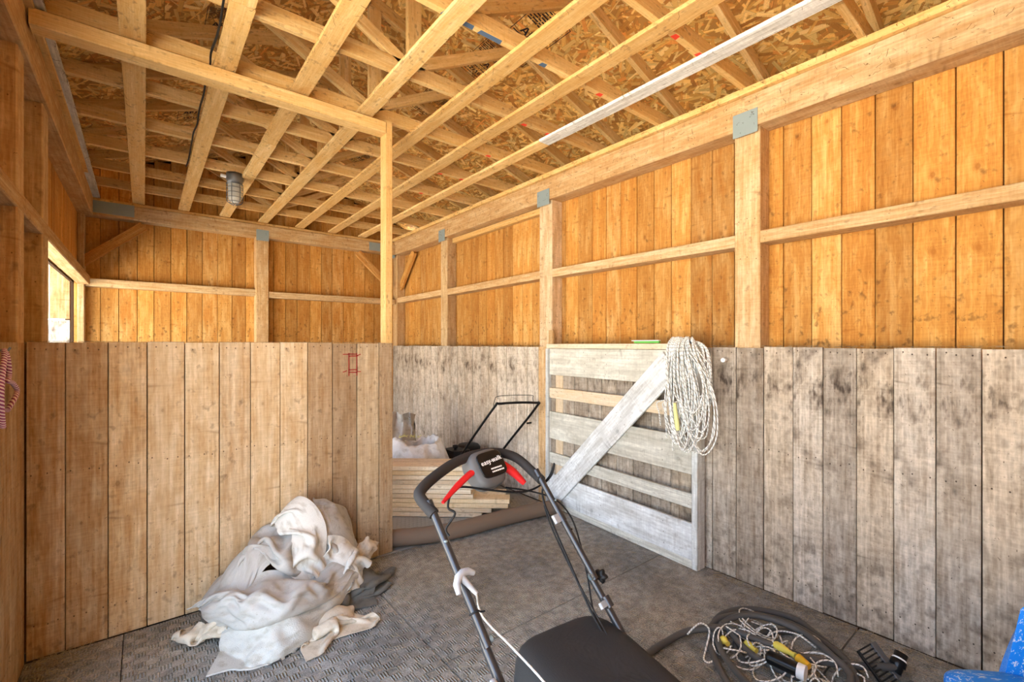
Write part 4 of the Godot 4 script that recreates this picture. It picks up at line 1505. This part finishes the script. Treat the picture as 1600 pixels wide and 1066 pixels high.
# ------------------------------------------------------------------ hose, cords, rope
func build_hose() -> void:
	var o := Vector3(2.4, 0, -.9)
	var w := thing("rubber_hose", "thick black rubber hose coiled loosely on the mats by the right wall", "hose", o)
	var sh := func(a: Array) -> Array:
		var out := []
		for p in a:
			out.append(p - o)
		return out
	var h1 := [Vector3(1.62, .017, -1.15), Vector3(1.770, .018, -1.275), Vector3(1.883, .019, -1.301), Vector3(2.039, .020, -1.296), Vector3(2.176, .035, -1.264), Vector3(2.240, .066, -1.184), Vector3(2.317, .068, -1.122), Vector3(2.336, .066, -1.035), Vector3(2.371, .06, -.915), Vector3(2.395, .06, -.781), Vector3(2.502, .06, -.641), Vector3(2.646, .055, -.514)]
	wire(w, "coil", sh.call(h1), .0165, M.hose, 10, 6)
	var h2 := [Vector3(2.228, .050, -1.154), Vector3(2.395, .03, -1.220), Vector3(2.534, .018, -1.228), Vector3(2.656, .018, -1.177), Vector3(2.729, .018, -1.086), Vector3(2.768, .018, -.970), Vector3(2.723, .018, -.870), Vector3(2.647, .018, -.756), Vector3(2.581, .022, -.674), Vector3(2.475, .02, -.599), Vector3(2.235, .018, -.551), Vector3(1.994, .018, -.678), Vector3(1.960, .018, -.873), Vector3(2.070, .018, -1.033), Vector3(2.208, .018, -1.154)]
	wire(w, "coil", sh.call(h2), .016, M.hose, 10, 6)
	var h2b := [Vector3(2.208, .018, -1.154), Vector3(2.310, .04, -1.197), Vector3(2.417, .052, -1.189), Vector3(2.568, .052, -1.104), Vector3(2.640, .052, -.935), Vector3(2.591, .052, -.767), Vector3(2.511, .06, -.667), Vector3(2.410, .052, -.599), Vector3(2.148, .05, -.560), Vector3(1.990, .05, -.680), Vector3(2.018, .05, -.859), Vector3(2.121, .046, -1.028), Vector3(2.225, .046, -1.120), Vector3(2.322, .06, -1.152), Vector3(2.431, .08, -1.127), Vector3(2.531, .084, -1.040), Vector3(2.558, .084, -.868), Vector3(2.465, .084, -.704), Vector3(2.377, .07, -.609), Vector3(2.073, .05, -.60)]
	wire(w, "coil", sh.call(h2b), .016, M.hose, 10, 6)
	wire(w, "coil", sh.call([Vector3(2.328, .07, -1.161), Vector3(2.314, .06, -1.105), Vector3(2.253, .05, -.998), Vector3(2.231, .05, -.902), Vector3(2.238, .05, -.785), Vector3(2.29, .04, -.651), Vector3(2.450, .03, -.50), Vector3(2.62, .03, -.45)]), .015, M.hose, 10, 6)
	wire(w, "coil", sh.call([Vector3(2.217, .02, -.997), Vector3(2.310, .02, -1.071), Vector3(2.465, .02, -1.044), Vector3(2.644, .02, -.927)]), .015, M.hose, 10, 6)
	var c := MB.new()
	var ax := Vector3(.55, .6, .1).normalized()
	var xx := ax.cross(Vector3.FORWARD).normalized()
	c.lathe(Transform3D(Basis(xx, ax, xx.cross(ax)), Vector3(2.655, .05, -.51) - o), [Vector2(0, -.02), Vector2(.022, -.02), Vector2(.024, .01), Vector2(.03, .012), Vector2(.03, .035), Vector2(.024, .04), Vector2(.026, .07), Vector2(.018, .072), Vector2(.017, .05), Vector2(0, .05)], 18)
	part(w, "coupling", c.mesh(), M.black_gloss)
	var rg := MB.new()
	rg.lathe(Transform3D(Basis(xx, ax, xx.cross(ax)), Vector3(2.655, .05, -.51) - o + ax * .042), [Vector2(.0245, -.004), Vector2(.028, 0), Vector2(.0245, .004)], 18)
	part(w, "ring", rg.mesh(), M.white_paint)
	# sprayer barrel with ivory ring
	var b := MB.new()
	var p0 := Vector3(2.206, .1, -.884) - o
	var p1 := Vector3(2.215, .1, -.76) - o
	b.tube([p0, p0.lerp(p1, .1), p1], [.02, .03, .03], 16)
	part(w, "barrel", b.mesh(), M.black_gloss)
	var rb := MB.new()
	rb.tube([p1, p1 + (p1 - p0).normalized() * .03], .032, 16)
	part(w, "collar", rb.mesh(), M.cord)
	# electric-fence cord with yellow handles, tangled in the hose
	var k := thing("fence_cord", "tangle of white fence cord lying in the black hose coil", "cord", o)
	wire(k, "strand", sh.call([Vector3(2.139, .05, -1.235), Vector3(2.166, .085, -1.215), Vector3(2.206, .10, -1.196), Vector3(2.225, .07, -1.165), Vector3(2.15, .012, -1.145), Vector3(2.088, .008, -1.12), Vector3(2.086, .008, -1.093), Vector3(2.131, .014, -1.085), Vector3(2.16, .03, -1.10), Vector3(2.183, .04, -1.125)]), .0042, M.rope, 6, 6, 30)
	for i in 28:
		var pts := []
		var cx := rng.randf_range(2.14, 2.5)
		var cz := rng.randf_range(-1.10, -.62)
		var rr := rng.randf_range(.025, .09)
		var a0 := rng.randf() * TAU
		for q in 11:
			var an := a0 + q * .72
			pts.append(Vector3(cx + cos(an) * rr * 1.3 + q * .006, .012 + (.5 + .5 * sin(q * .8 + i)) * .07, cz + sin(an) * rr + q * .008 * (i % 3 - 1)) - o)
		wire(k, "strand", pts, .0036, M.rope, 5, 5, 24)
	wire(k, "strand", sh.call([Vector3(2.45, .02, -1.0), Vector3(2.52, .05, -.96), Vector3(2.55, .06, -.9), Vector3(2.50, .09, -.84), Vector3(2.53, .05, -.79)]), .0042, M.rope, 6, 6, 20)
	for q in [[Vector3(2.339, .09, -.90), Vector3(2.307, .10, -.80)], [Vector3(2.30, .05, -1.02), Vector3(2.28, .05, -.96)], [Vector3(2.245, .05, -1.11), Vector3(2.225, .05, -1.07)]]:
		var hb := MB.new()
		var s: Vector3 = q[0] - o
		var e: Vector3 = q[1] - o
		var rows := []
		var rad := []
		for i in 13:
			rows.append(s.lerp(e, i / 12.0))
			rad.append(.014 + .004 * sin(i * .5) + (.002 if i % 2 else 0.0))
		hb.tube(rows, rad, 12)
		part(k, "insulated_handle", hb.mesh(), M.yellow, Transform3D(), "yellow plastic fence handle")
	var tip := MB.new()
	tip.tube([Vector3(2.303, .10, -.79) - o, Vector3(2.285, .095, -.74) - o], [.02, .016], 8)
	part(k, "handle_cap", tip.mesh(), M.orange)
	# black slotted plastic grate
	var g := thing("drain_grate", "black slotted plastic grate propped by the hose end", "grate", Vector3(2.60, 0, -.57))
	var a := Vector3(2.541, .115, -.625) - g.position
	var dx := Vector3(.145, .0, .03)
	var dy := Vector3(-.025, -.095, .10)
	var nn := dx.cross(dy).normalized()
	var fr := Basis(dx.normalized(), dy.normalized(), dx.normalized().cross(dy.normalized()))
	for i in 9:
		var bb := MB.new()
		bb.obox(Transform3D(fr, a + dy * (i / 8.0) + dx * .4), Vector3(.115, .006, .008), .001)
		part(g, "slat", bb.mesh(), M.black)
	for s in [.0, .85]:
		var bb := MB.new()
		bb.obox(Transform3D(fr, a + dy * .5 + dx * s), Vector3(.012 if s == 0 else .04, .145, .014), .003)
		part(g, "rail", bb.mesh(), M.black_gloss if s == 0 else M.housing)

func build_gate_rope() -> void:
	var o := Vector3(2.86, 1.5, -1.66)
	var w := thing("polywire_hank", "hank of white electric fence cord hung over the gate's end post", "cord", o)
	var d := Vector3(-.0643, 0, .9979)
	var n := Vector3(-.9979, 0, -.0643)
	for i in 30:
		var u0 := rng.randf_range(-.12, .02)
		var sp := rng.randf_range(.05, .2)
		var drop := rng.randf_range(.32, .70) if i > 4 else rng.randf_range(.5, .72)
		var o1 := rng.randf_range(.018, .085)
		var u1 := u0 + sp
		var sway := rng.randf_range(-.03, .10)
		var pts := [
			d * (u0 + .01) + n * -.05 + Vector3(0, .02, 0),
			d * u0 + n * .0 + Vector3(0, .055 + rng.randf_range(0, .02), 0),
			d * (u0 - .005) + n * (o1 * .7) + Vector3(0, .0, 0),
			d * (u0 - .01 + sway * .3) + n * o1 + Vector3(0, -drop * .35, 0),
			d * (u0 + sway * .7 + rng.randf_range(-.03, .03)) + n * (o1 + .01) + Vector3(0, -drop * .75, 0),
			d * ((u0 + u1) / 2 + sway) + n * (o1 + .008) + Vector3(0, -drop, 0),
			d * (u1 + sway * .9 + rng.randf_range(-.02, .03)) + n * (o1 + .006) + Vector3(0, -drop * .8, 0),
			d * (u1 + sway * .6) + n * o1 * .8 + Vector3(0, -drop * .4, 0),
			d * (u0 + .05 + sp * .2) + n * (o1 * .6) + Vector3(0, -.02, 0),
			d * (u0 + .04) + n * .0 + Vector3(0, .05 + rng.randf_range(0, .025), 0),
			d * (u0 + .03) + n * -.05 + Vector3(0, .01, 0)]
		wire(w, "strand", pts, .0046, M.rope, 6, 5, 60)
	for i in 6:     # side loops hanging past the end post
		var q := rng.randf_range(.10, .16)
		var dr := rng.randf_range(.35, .62)
		wire(w, "strand", [d * .0 + Vector3(0, .05, 0) + n * -.02, d * (q * .9) + Vector3(0, .0, 0) + n * -.03, d * (q + .03) + Vector3(0, -dr * .5, 0) + n * (-.02 + i * .01), d * (q + .02) + Vector3(0, -dr, 0) + n * (.0 + i * .012), d * (q - .06) + Vector3(0, -dr * .95, 0) + n * (.03 + i * .01), d * (q - .10) + Vector3(0, -dr * .5, 0) + n * .05, d * .0 + Vector3(0, -.1, 0) + n * .05], .0046, M.rope, 6, 5, 50)
	for i in 3:     # loose ends
		var u := -.19 + i * .05
		wire(w, "loose_end", [d * (u + .08) + n * .06 + Vector3(0, -.36, 0), d * (u - .01) + n * .05 + Vector3(0, -.39, 0), d * u + n * .04 + Vector3(0, -.46, 0), d * (u + .012) + n * .04 + Vector3(0, -.55 - .08 * i, 0)], .004, M.rope, 5, 5, 16)
	var hb := MB.new()
	hb.tube([d * -.02 + n * .10 + Vector3(0, -.37, 0), d * -.015 + n * .10 + Vector3(0, -.42, 0), d * .0 + n * .10 + Vector3(0, -.52, 0), d * .005 + n * .10 + Vector3(0, -.55, 0)], [.009, .013, .016, .012], 12)
	part(w, "insulated_handle", hb.mesh(), M.pale_yellow, Transform3D(), "pale yellow plastic fence handle")
	# thing on the gate top
	var s := thing("spirit_level", "small green and white tool lying on the top rail of the gate", "tool", Vector3(2.93, 1.531, -2.02))
	var gb := MB.new()
	gb.box(Vector3(0, .009, 0), Vector3(.022, .016, .22), .003)
	part(s, "body", gb.mesh(), M.green)
	var tb := MB.new()
	tb.box(Vector3(0, .021, -.01), Vector3(.03, .006, .24), .002)
	part(s, "cap", tb.mesh(), M.cord)
	# bolt on the wall beside the hank
	var l := thing("wall_insulator", "little white insulator screwed to the grey kick boards by the cord hank", "insulator", Vector3(2.988, 1.42, -1.45))
	var ib := MB.new()
	ib.tube([Vector3(0, 0, 0), Vector3(-.02, 0, 0), Vector3(-.03, .0, 0), Vector3(-.045, 0, 0)], [.012, .012, .018, .014], 12)
	part(l, "knob", ib.mesh(), M.white_paint)

func build_small() -> void:
	# jar light under the strapping
	var o := Vector3(.66, 3.127, -5.03)
	var l := thing("jar_light", "small caged glass jar light hung from the ceiling strapping", "light", o)
	l.scale = Vector3.ONE * 1.15
	var xf := Transform3D()
	var b := MB.new()
	b.lathe(xf, [Vector2(0, .02), Vector2(.062, .02), Vector2(.064, .0), Vector2(.064, -.03), Vector2(.058, -.04), Vector2(.055, -.07), Vector2(0, -.07)], 22)
	part(l, "base", b.mesh(), M.zinc)
	var g := MB.new()
	g.lathe(xf, [Vector2(.05, -.065), Vector2(.05, -.17), Vector2(.045, -.20), Vector2(.025, -.22), Vector2(0, -.222)], 22)
	part(l, "glass_jar", g.mesh(), M.glass)
	var bu := MB.new()
	bu.lathe(xf, [Vector2(.014, -.07), Vector2(.016, -.1), Vector2(.028, -.14), Vector2(.024, -.17), Vector2(0, -.185)], 16)
	part(l, "bulb", bu.mesh(), M.cord)
	for k in 6:
		var an := TAU * k / 6
		var c := Vector3(cos(an), 0, sin(an))
		wire(l, "guard_wire", [c * .058 + Vector3(0, -.06, 0), c * .058 + Vector3(0, -.18, 0), c * .05 + Vector3(0, -.22, 0), c * .01 + Vector3(0, -.24, 0)], .0028, M.zinc, 6, 4)
	for y in [-.1, -.14, -.18, -.215]:
		var ring := []
		for k in 21:
			ring.append(Vector3(cos(TAU * k / 20) * (.058 if y > -.2 else .053), y, sin(TAU * k / 20) * (.058 if y > -.2 else .053)))
		wire(l, "guard_ring", ring, .0028, M.zinc, 6, 1)
	var tb := MB.new()
	tb.tube([Vector3(-.055, -.015, .0), Vector3(-.1, -.012, .0)], .014, 10)
	part(l, "conduit_fitting", tb.mesh(), M.cord)
	# wire stapled beside a strapping strip
	var c0 := thing("electric_cable", "thin dark electric cable stapled beside a ceiling strip", "cable", Vector3(.285, 3.13, -3.5))
	var pts := []
	for k in 30:
		pts.append(Vector3(.0 + rng.randf_range(-.006, .006), rng.randf_range(-.006, .004), 3.4 - k * .17))
	wire(c0, "cable", pts, .006, M.black, 6, 3)
	# lead rope
	var r := thing("lead_rope", "purple and white twisted lead rope hanging on the left kick panel", "rope", Vector3(-.42, 1.3, -2.62))
	var ro := r.position
	var sh := func(a: Array) -> Array:
		var out := []
		for p in a:
			out.append(p - ro)
		return out
	wire(r, "strand", sh.call([Vector3(-.436, 1.50, -2.66), Vector3(-.43, 1.46, -2.62), Vector3(-.43, 1.40, -2.585), Vector3(-.43, 1.33, -2.57), Vector3(-.43, 1.25, -2.58), Vector3(-.43, 1.20, -2.60)]), .009, M.lead, 8, 6, 14)
	wire(r, "strand", sh.call([Vector3(-.436, 1.50, -2.66), Vector3(-.43, 1.46, -2.68), Vector3(-.43, 1.40, -2.70), Vector3(-.43, 1.375, -2.68), Vector3(-.428, 1.365, -2.74), Vector3(-.428, 1.33, -2.83), Vector3(-.428, 1.30, -2.80), Vector3(-.428, 1.26, -2.66)]), .009, M.lead, 8, 6, 16)
	var hk := MB.new()
	hk.tube(smooth([Vector3(-.45, 1.5, -2.66) - ro, Vector3(-.43, 1.495, -2.66) - ro, Vector3(-.42, 1.51, -2.66) - ro], 4), .004, 8)
	part(r, "hook", hk.mesh(), M.zinc)
	# blue plastic chair, mostly out of the frame
	var ch := thing("blue_chair", "worn blue plastic child's chair in the bottom right corner", "chair", Vector3(2.62, 0, -.12))
	var co := ch.position
	var s := MB.new()
	s.blob(Transform3D(Basis(Vector3.UP, -PI / 4) * Basis(Vector3.RIGHT, PI / 2), Vector3(2.37, .262, -.145) - co), Vector3(.16, .125, .042), .55, 30, 20, null, 0, 2, 2)
	part(ch, "seat", s.mesh(), M.blue)
	var bk := MB.new()
	var rows := []
	for j in 13:
		var f := j / 12.0
		var row := PackedVector3Array()
		for i in 13:
			var gw := i / 12.0
			var top := .24 + .325 * f - .06 * pow(1.0 - gw, 6) * f
			row.append(Vector3(2.485 + .05 * f + .075 * f * f, top, -.172 + .04 * f) + Vector3(.62, 0, .78) * gw * .26 - co)
		rows.append(row)
	bk.slab(rows, -.028, 1, 1)
	part(ch, "backrest", bk.mesh(), M.blue)
	for q in [Vector3(-.28, 0, -.12), Vector3(-.14, 0, .0), Vector3(-.2, 0, .1), Vector3(-.3, 0, .02)]:
		var lg := MB.new()
		lg.tube([q + Vector3(-.035, .27, -.01), q + Vector3(-.035, .0, -.01)], [.026, .02], 12)
		part(ch, "leg", lg.mesh(), M.blue)

func build_straw() -> void:
	var mm := MultiMesh.new()
	mm.transform_format = MultiMesh.TRANSFORM_3D
	mm.use_colors = true
	var b := MB.new()
	b.tube([Vector3(-.5, 0, 0), Vector3(-.1, .03, .02), Vector3(.5, 0, .0)], [.012, .014, .01], 4)
	mm.mesh = b.mesh()
	var N := 3600
	mm.instance_count = N
	for i in N:
		var p: Vector3
		var sc := rng.randf_range(.02, .07)
		var k := rng.randf()
		if k < .55:
			p = Vector3(rng.randf_range(-.4, 2.95), .003, rng.randf_range(-3.1, -.4))
		elif k < .66:
			p = Vector3(-.40 + absf(rng.randfn(0, .12)), .006 + absf(rng.randfn(0, .012)), -3.12 + absf(rng.randfn(0, .14)))
		elif k < .76:
			p = Vector3(2.965 - absf(rng.randfn(0, .05)), .004, rng.randf_range(-1.5, -.2))
		elif k < .86:
			p = Vector3(rng.randf_range(-.44, 1.4), 1.536, -3.2 + rng.randf_range(-.04, .045))
			sc *= .8
		else:
			p = Vector3(rng.randf_range(2.993, 3.05), 1.508 + rng.randf() * .006, rng.randf_range(-6, -.2))
			sc *= .7
		var bs := Basis.from_euler(Vector3(rng.randf_range(-.1, .1), rng.randf() * TAU, rng.randf_range(-.08, .08)))
		mm.set_instance_transform(i, Transform3D(bs.scaled_local(Vector3(sc, .05, .05)), p))
		var g := rng.randf_range(.6, 1.1)
		mm.set_instance_color(i, Color(.50 * g, .40 * g, .24 * g) if rng.randf() < .75 else Color(.2 * g, .15 * g, .09 * g))
	var mi := MultiMeshInstance3D.new()
	mi.name = "straw"
	mi.multimesh = mm
	mi.material_override = M.straw
	mi.set_meta("label", "short bits of straw and chaff scattered over the mats and ledges")
	mi.set_meta("category", "straw")
	mi.set_meta("kind", "stuff")
	add_child(mi)

# control nets of the heaped cloths, metres
var NET_BODY := [
	[Vector3(0.251, 0.163, -3.060), Vector3(0.350, 0.262, -3.080), Vector3(0.496, 0.404, -3.120), Vector3(0.662, 0.474, -3.120), Vector3(0.813, 0.497, -3.120), Vector3(1.016, 0.392, -3.120), Vector3(1.147, 0.140, -3.120)],
	[Vector3(0.250, 0.183, -2.980), Vector3(0.350, 0.294, -2.920), Vector3(0.488, 0.415, -2.930), Vector3(0.630, 0.455, -2.970), Vector3(0.800, 0.437, -2.930), Vector3(0.987, 0.351, -2.930), Vector3(1.121, 0.143, -2.980)],
	[Vector3(0.259, 0.195, -2.920), Vector3(0.359, 0.304, -2.780), Vector3(0.496, 0.314, -2.940), Vector3(0.594, 0.408, -2.800), Vector3(0.792, 0.313, -2.900), Vector3(0.970, 0.298, -2.800), Vector3(1.107, 0.127, -2.920)],
	[Vector3(0.276, 0.203, -2.880), Vector3(0.380, 0.305, -2.720), Vector3(0.532, 0.245, -2.900), Vector3(0.658, 0.318, -2.760), Vector3(0.830, 0.238, -2.840), Vector3(0.968, 0.242, -2.760), Vector3(1.075, 0.118, -2.880)],
	[Vector3(0.291, 0.199, -2.860), Vector3(0.400, 0.258, -2.760), Vector3(0.549, 0.228, -2.820), Vector3(0.695, 0.226, -2.800), Vector3(0.843, 0.191, -2.820), Vector3(0.963, 0.189, -2.780), Vector3(1.035, 0.105, -2.860)],
]
var NET_POCKET := [
	[Vector3(0.227, 0.208, -2.940), Vector3(0.327, 0.275, -2.820), Vector3(0.463, 0.264, -2.780), Vector3(0.618, 0.251, -2.760), Vector3(0.789, 0.219, -2.760), Vector3(0.950, 0.154, -2.800), Vector3(1.043, 0.095, -2.860)],
	[Vector3(0.224, 0.219, -2.900), Vector3(0.320, 0.305, -2.760), Vector3(0.450, 0.314, -2.700), Vector3(0.600, 0.302, -2.680), Vector3(0.769, 0.267, -2.690), Vector3(0.937, 0.182, -2.760), Vector3(1.032, 0.105, -2.830)],
	[Vector3(0.226, 0.204, -2.900), Vector3(0.321, 0.303, -2.700), Vector3(0.441, 0.329, -2.610), Vector3(0.584, 0.322, -2.580), Vector3(0.753, 0.277, -2.610), Vector3(0.923, 0.178, -2.720), Vector3(1.021, 0.097, -2.820)],
	[Vector3(0.247, 0.179, -2.880), Vector3(0.331, 0.253, -2.670), Vector3(0.439, 0.287, -2.550), Vector3(0.577, 0.296, -2.510), Vector3(0.742, 0.255, -2.560), Vector3(0.906, 0.173, -2.690), Vector3(0.998, 0.100, -2.800)],
	[Vector3(0.281, 0.139, -2.880), Vector3(0.356, 0.177, -2.690), Vector3(0.455, 0.200, -2.560), Vector3(0.594, 0.214, -2.520), Vector3(0.741, 0.203, -2.570), Vector3(0.888, 0.160, -2.680), Vector3(0.978, 0.102, -2.790)],
	[Vector3(0.303, 0.107, -2.920), Vector3(0.385, 0.109, -2.780), Vector3(0.479, 0.123, -2.660), Vector3(0.618, 0.138, -2.620), Vector3(0.767, 0.139, -2.660), Vector3(0.911, 0.113, -2.750), Vector3(0.988, 0.076, -2.840)],
]
var NET_FLEECE := [
	[Vector3(0.380, 0.145, -2.780), Vector3(0.473, 0.182, -2.660), Vector3(0.618, 0.199, -2.620), Vector3(0.837, 0.191, -2.680), Vector3(1.022, 0.171, -2.780)],
	[Vector3(0.334, 0.123, -2.740), Vector3(0.436, 0.166, -2.580), Vector3(0.579, 0.173, -2.520), Vector3(0.812, 0.159, -2.600), Vector3(0.992, 0.149, -2.740)],
	[Vector3(0.305, 0.072, -2.680), Vector3(0.403, 0.113, -2.550), Vector3(0.545, 0.133, -2.460), Vector3(0.753, 0.118, -2.540), Vector3(0.935, 0.133, -2.700)],
	[Vector3(0.262, 0.031, -2.580), Vector3(0.357, 0.055, -2.500), Vector3(0.491, 0.080, -2.420), Vector3(0.671, 0.071, -2.480), Vector3(0.874, 0.106, -2.660)],
	[Vector3(0.224, 0.011, -2.490), Vector3(0.317, 0.016, -2.470), Vector3(0.455, 0.036, -2.410), Vector3(0.617, 0.047, -2.440), Vector3(0.818, 0.077, -2.620)],
]
var NET_BACK := [
	[Vector3(0.857, 0.527, -3.110), Vector3(0.953, 0.513, -3.120), Vector3(1.050, 0.397, -3.120), Vector3(1.099, 0.222, -3.110)],
	[Vector3(0.832, 0.503, -3.020), Vector3(0.905, 0.513, -3.000), Vector3(0.998, 0.410, -3.000), Vector3(1.072, 0.237, -3.020)],
	[Vector3(0.806, 0.442, -2.950), Vector3(0.865, 0.460, -2.920), Vector3(0.951, 0.375, -2.920), Vector3(1.046, 0.222, -2.960)],
	[Vector3(0.785, 0.353, -2.900), Vector3(0.836, 0.372, -2.860), Vector3(0.924, 0.310, -2.860), Vector3(1.024, 0.193, -2.920)],
]
var NET_TWIST := [
	[Vector3(1.104, 0.208, -2.980), Vector3(1.161, 0.227, -2.980), Vector3(1.227, 0.168, -3.000)],
	[Vector3(1.081, 0.178, -2.940), Vector3(1.133, 0.187, -2.920), Vector3(1.197, 0.158, -2.950)],
	[Vector3(1.082, 0.122, -2.920), Vector3(1.108, 0.134, -2.900), Vector3(1.150, 0.123, -2.920)],
]
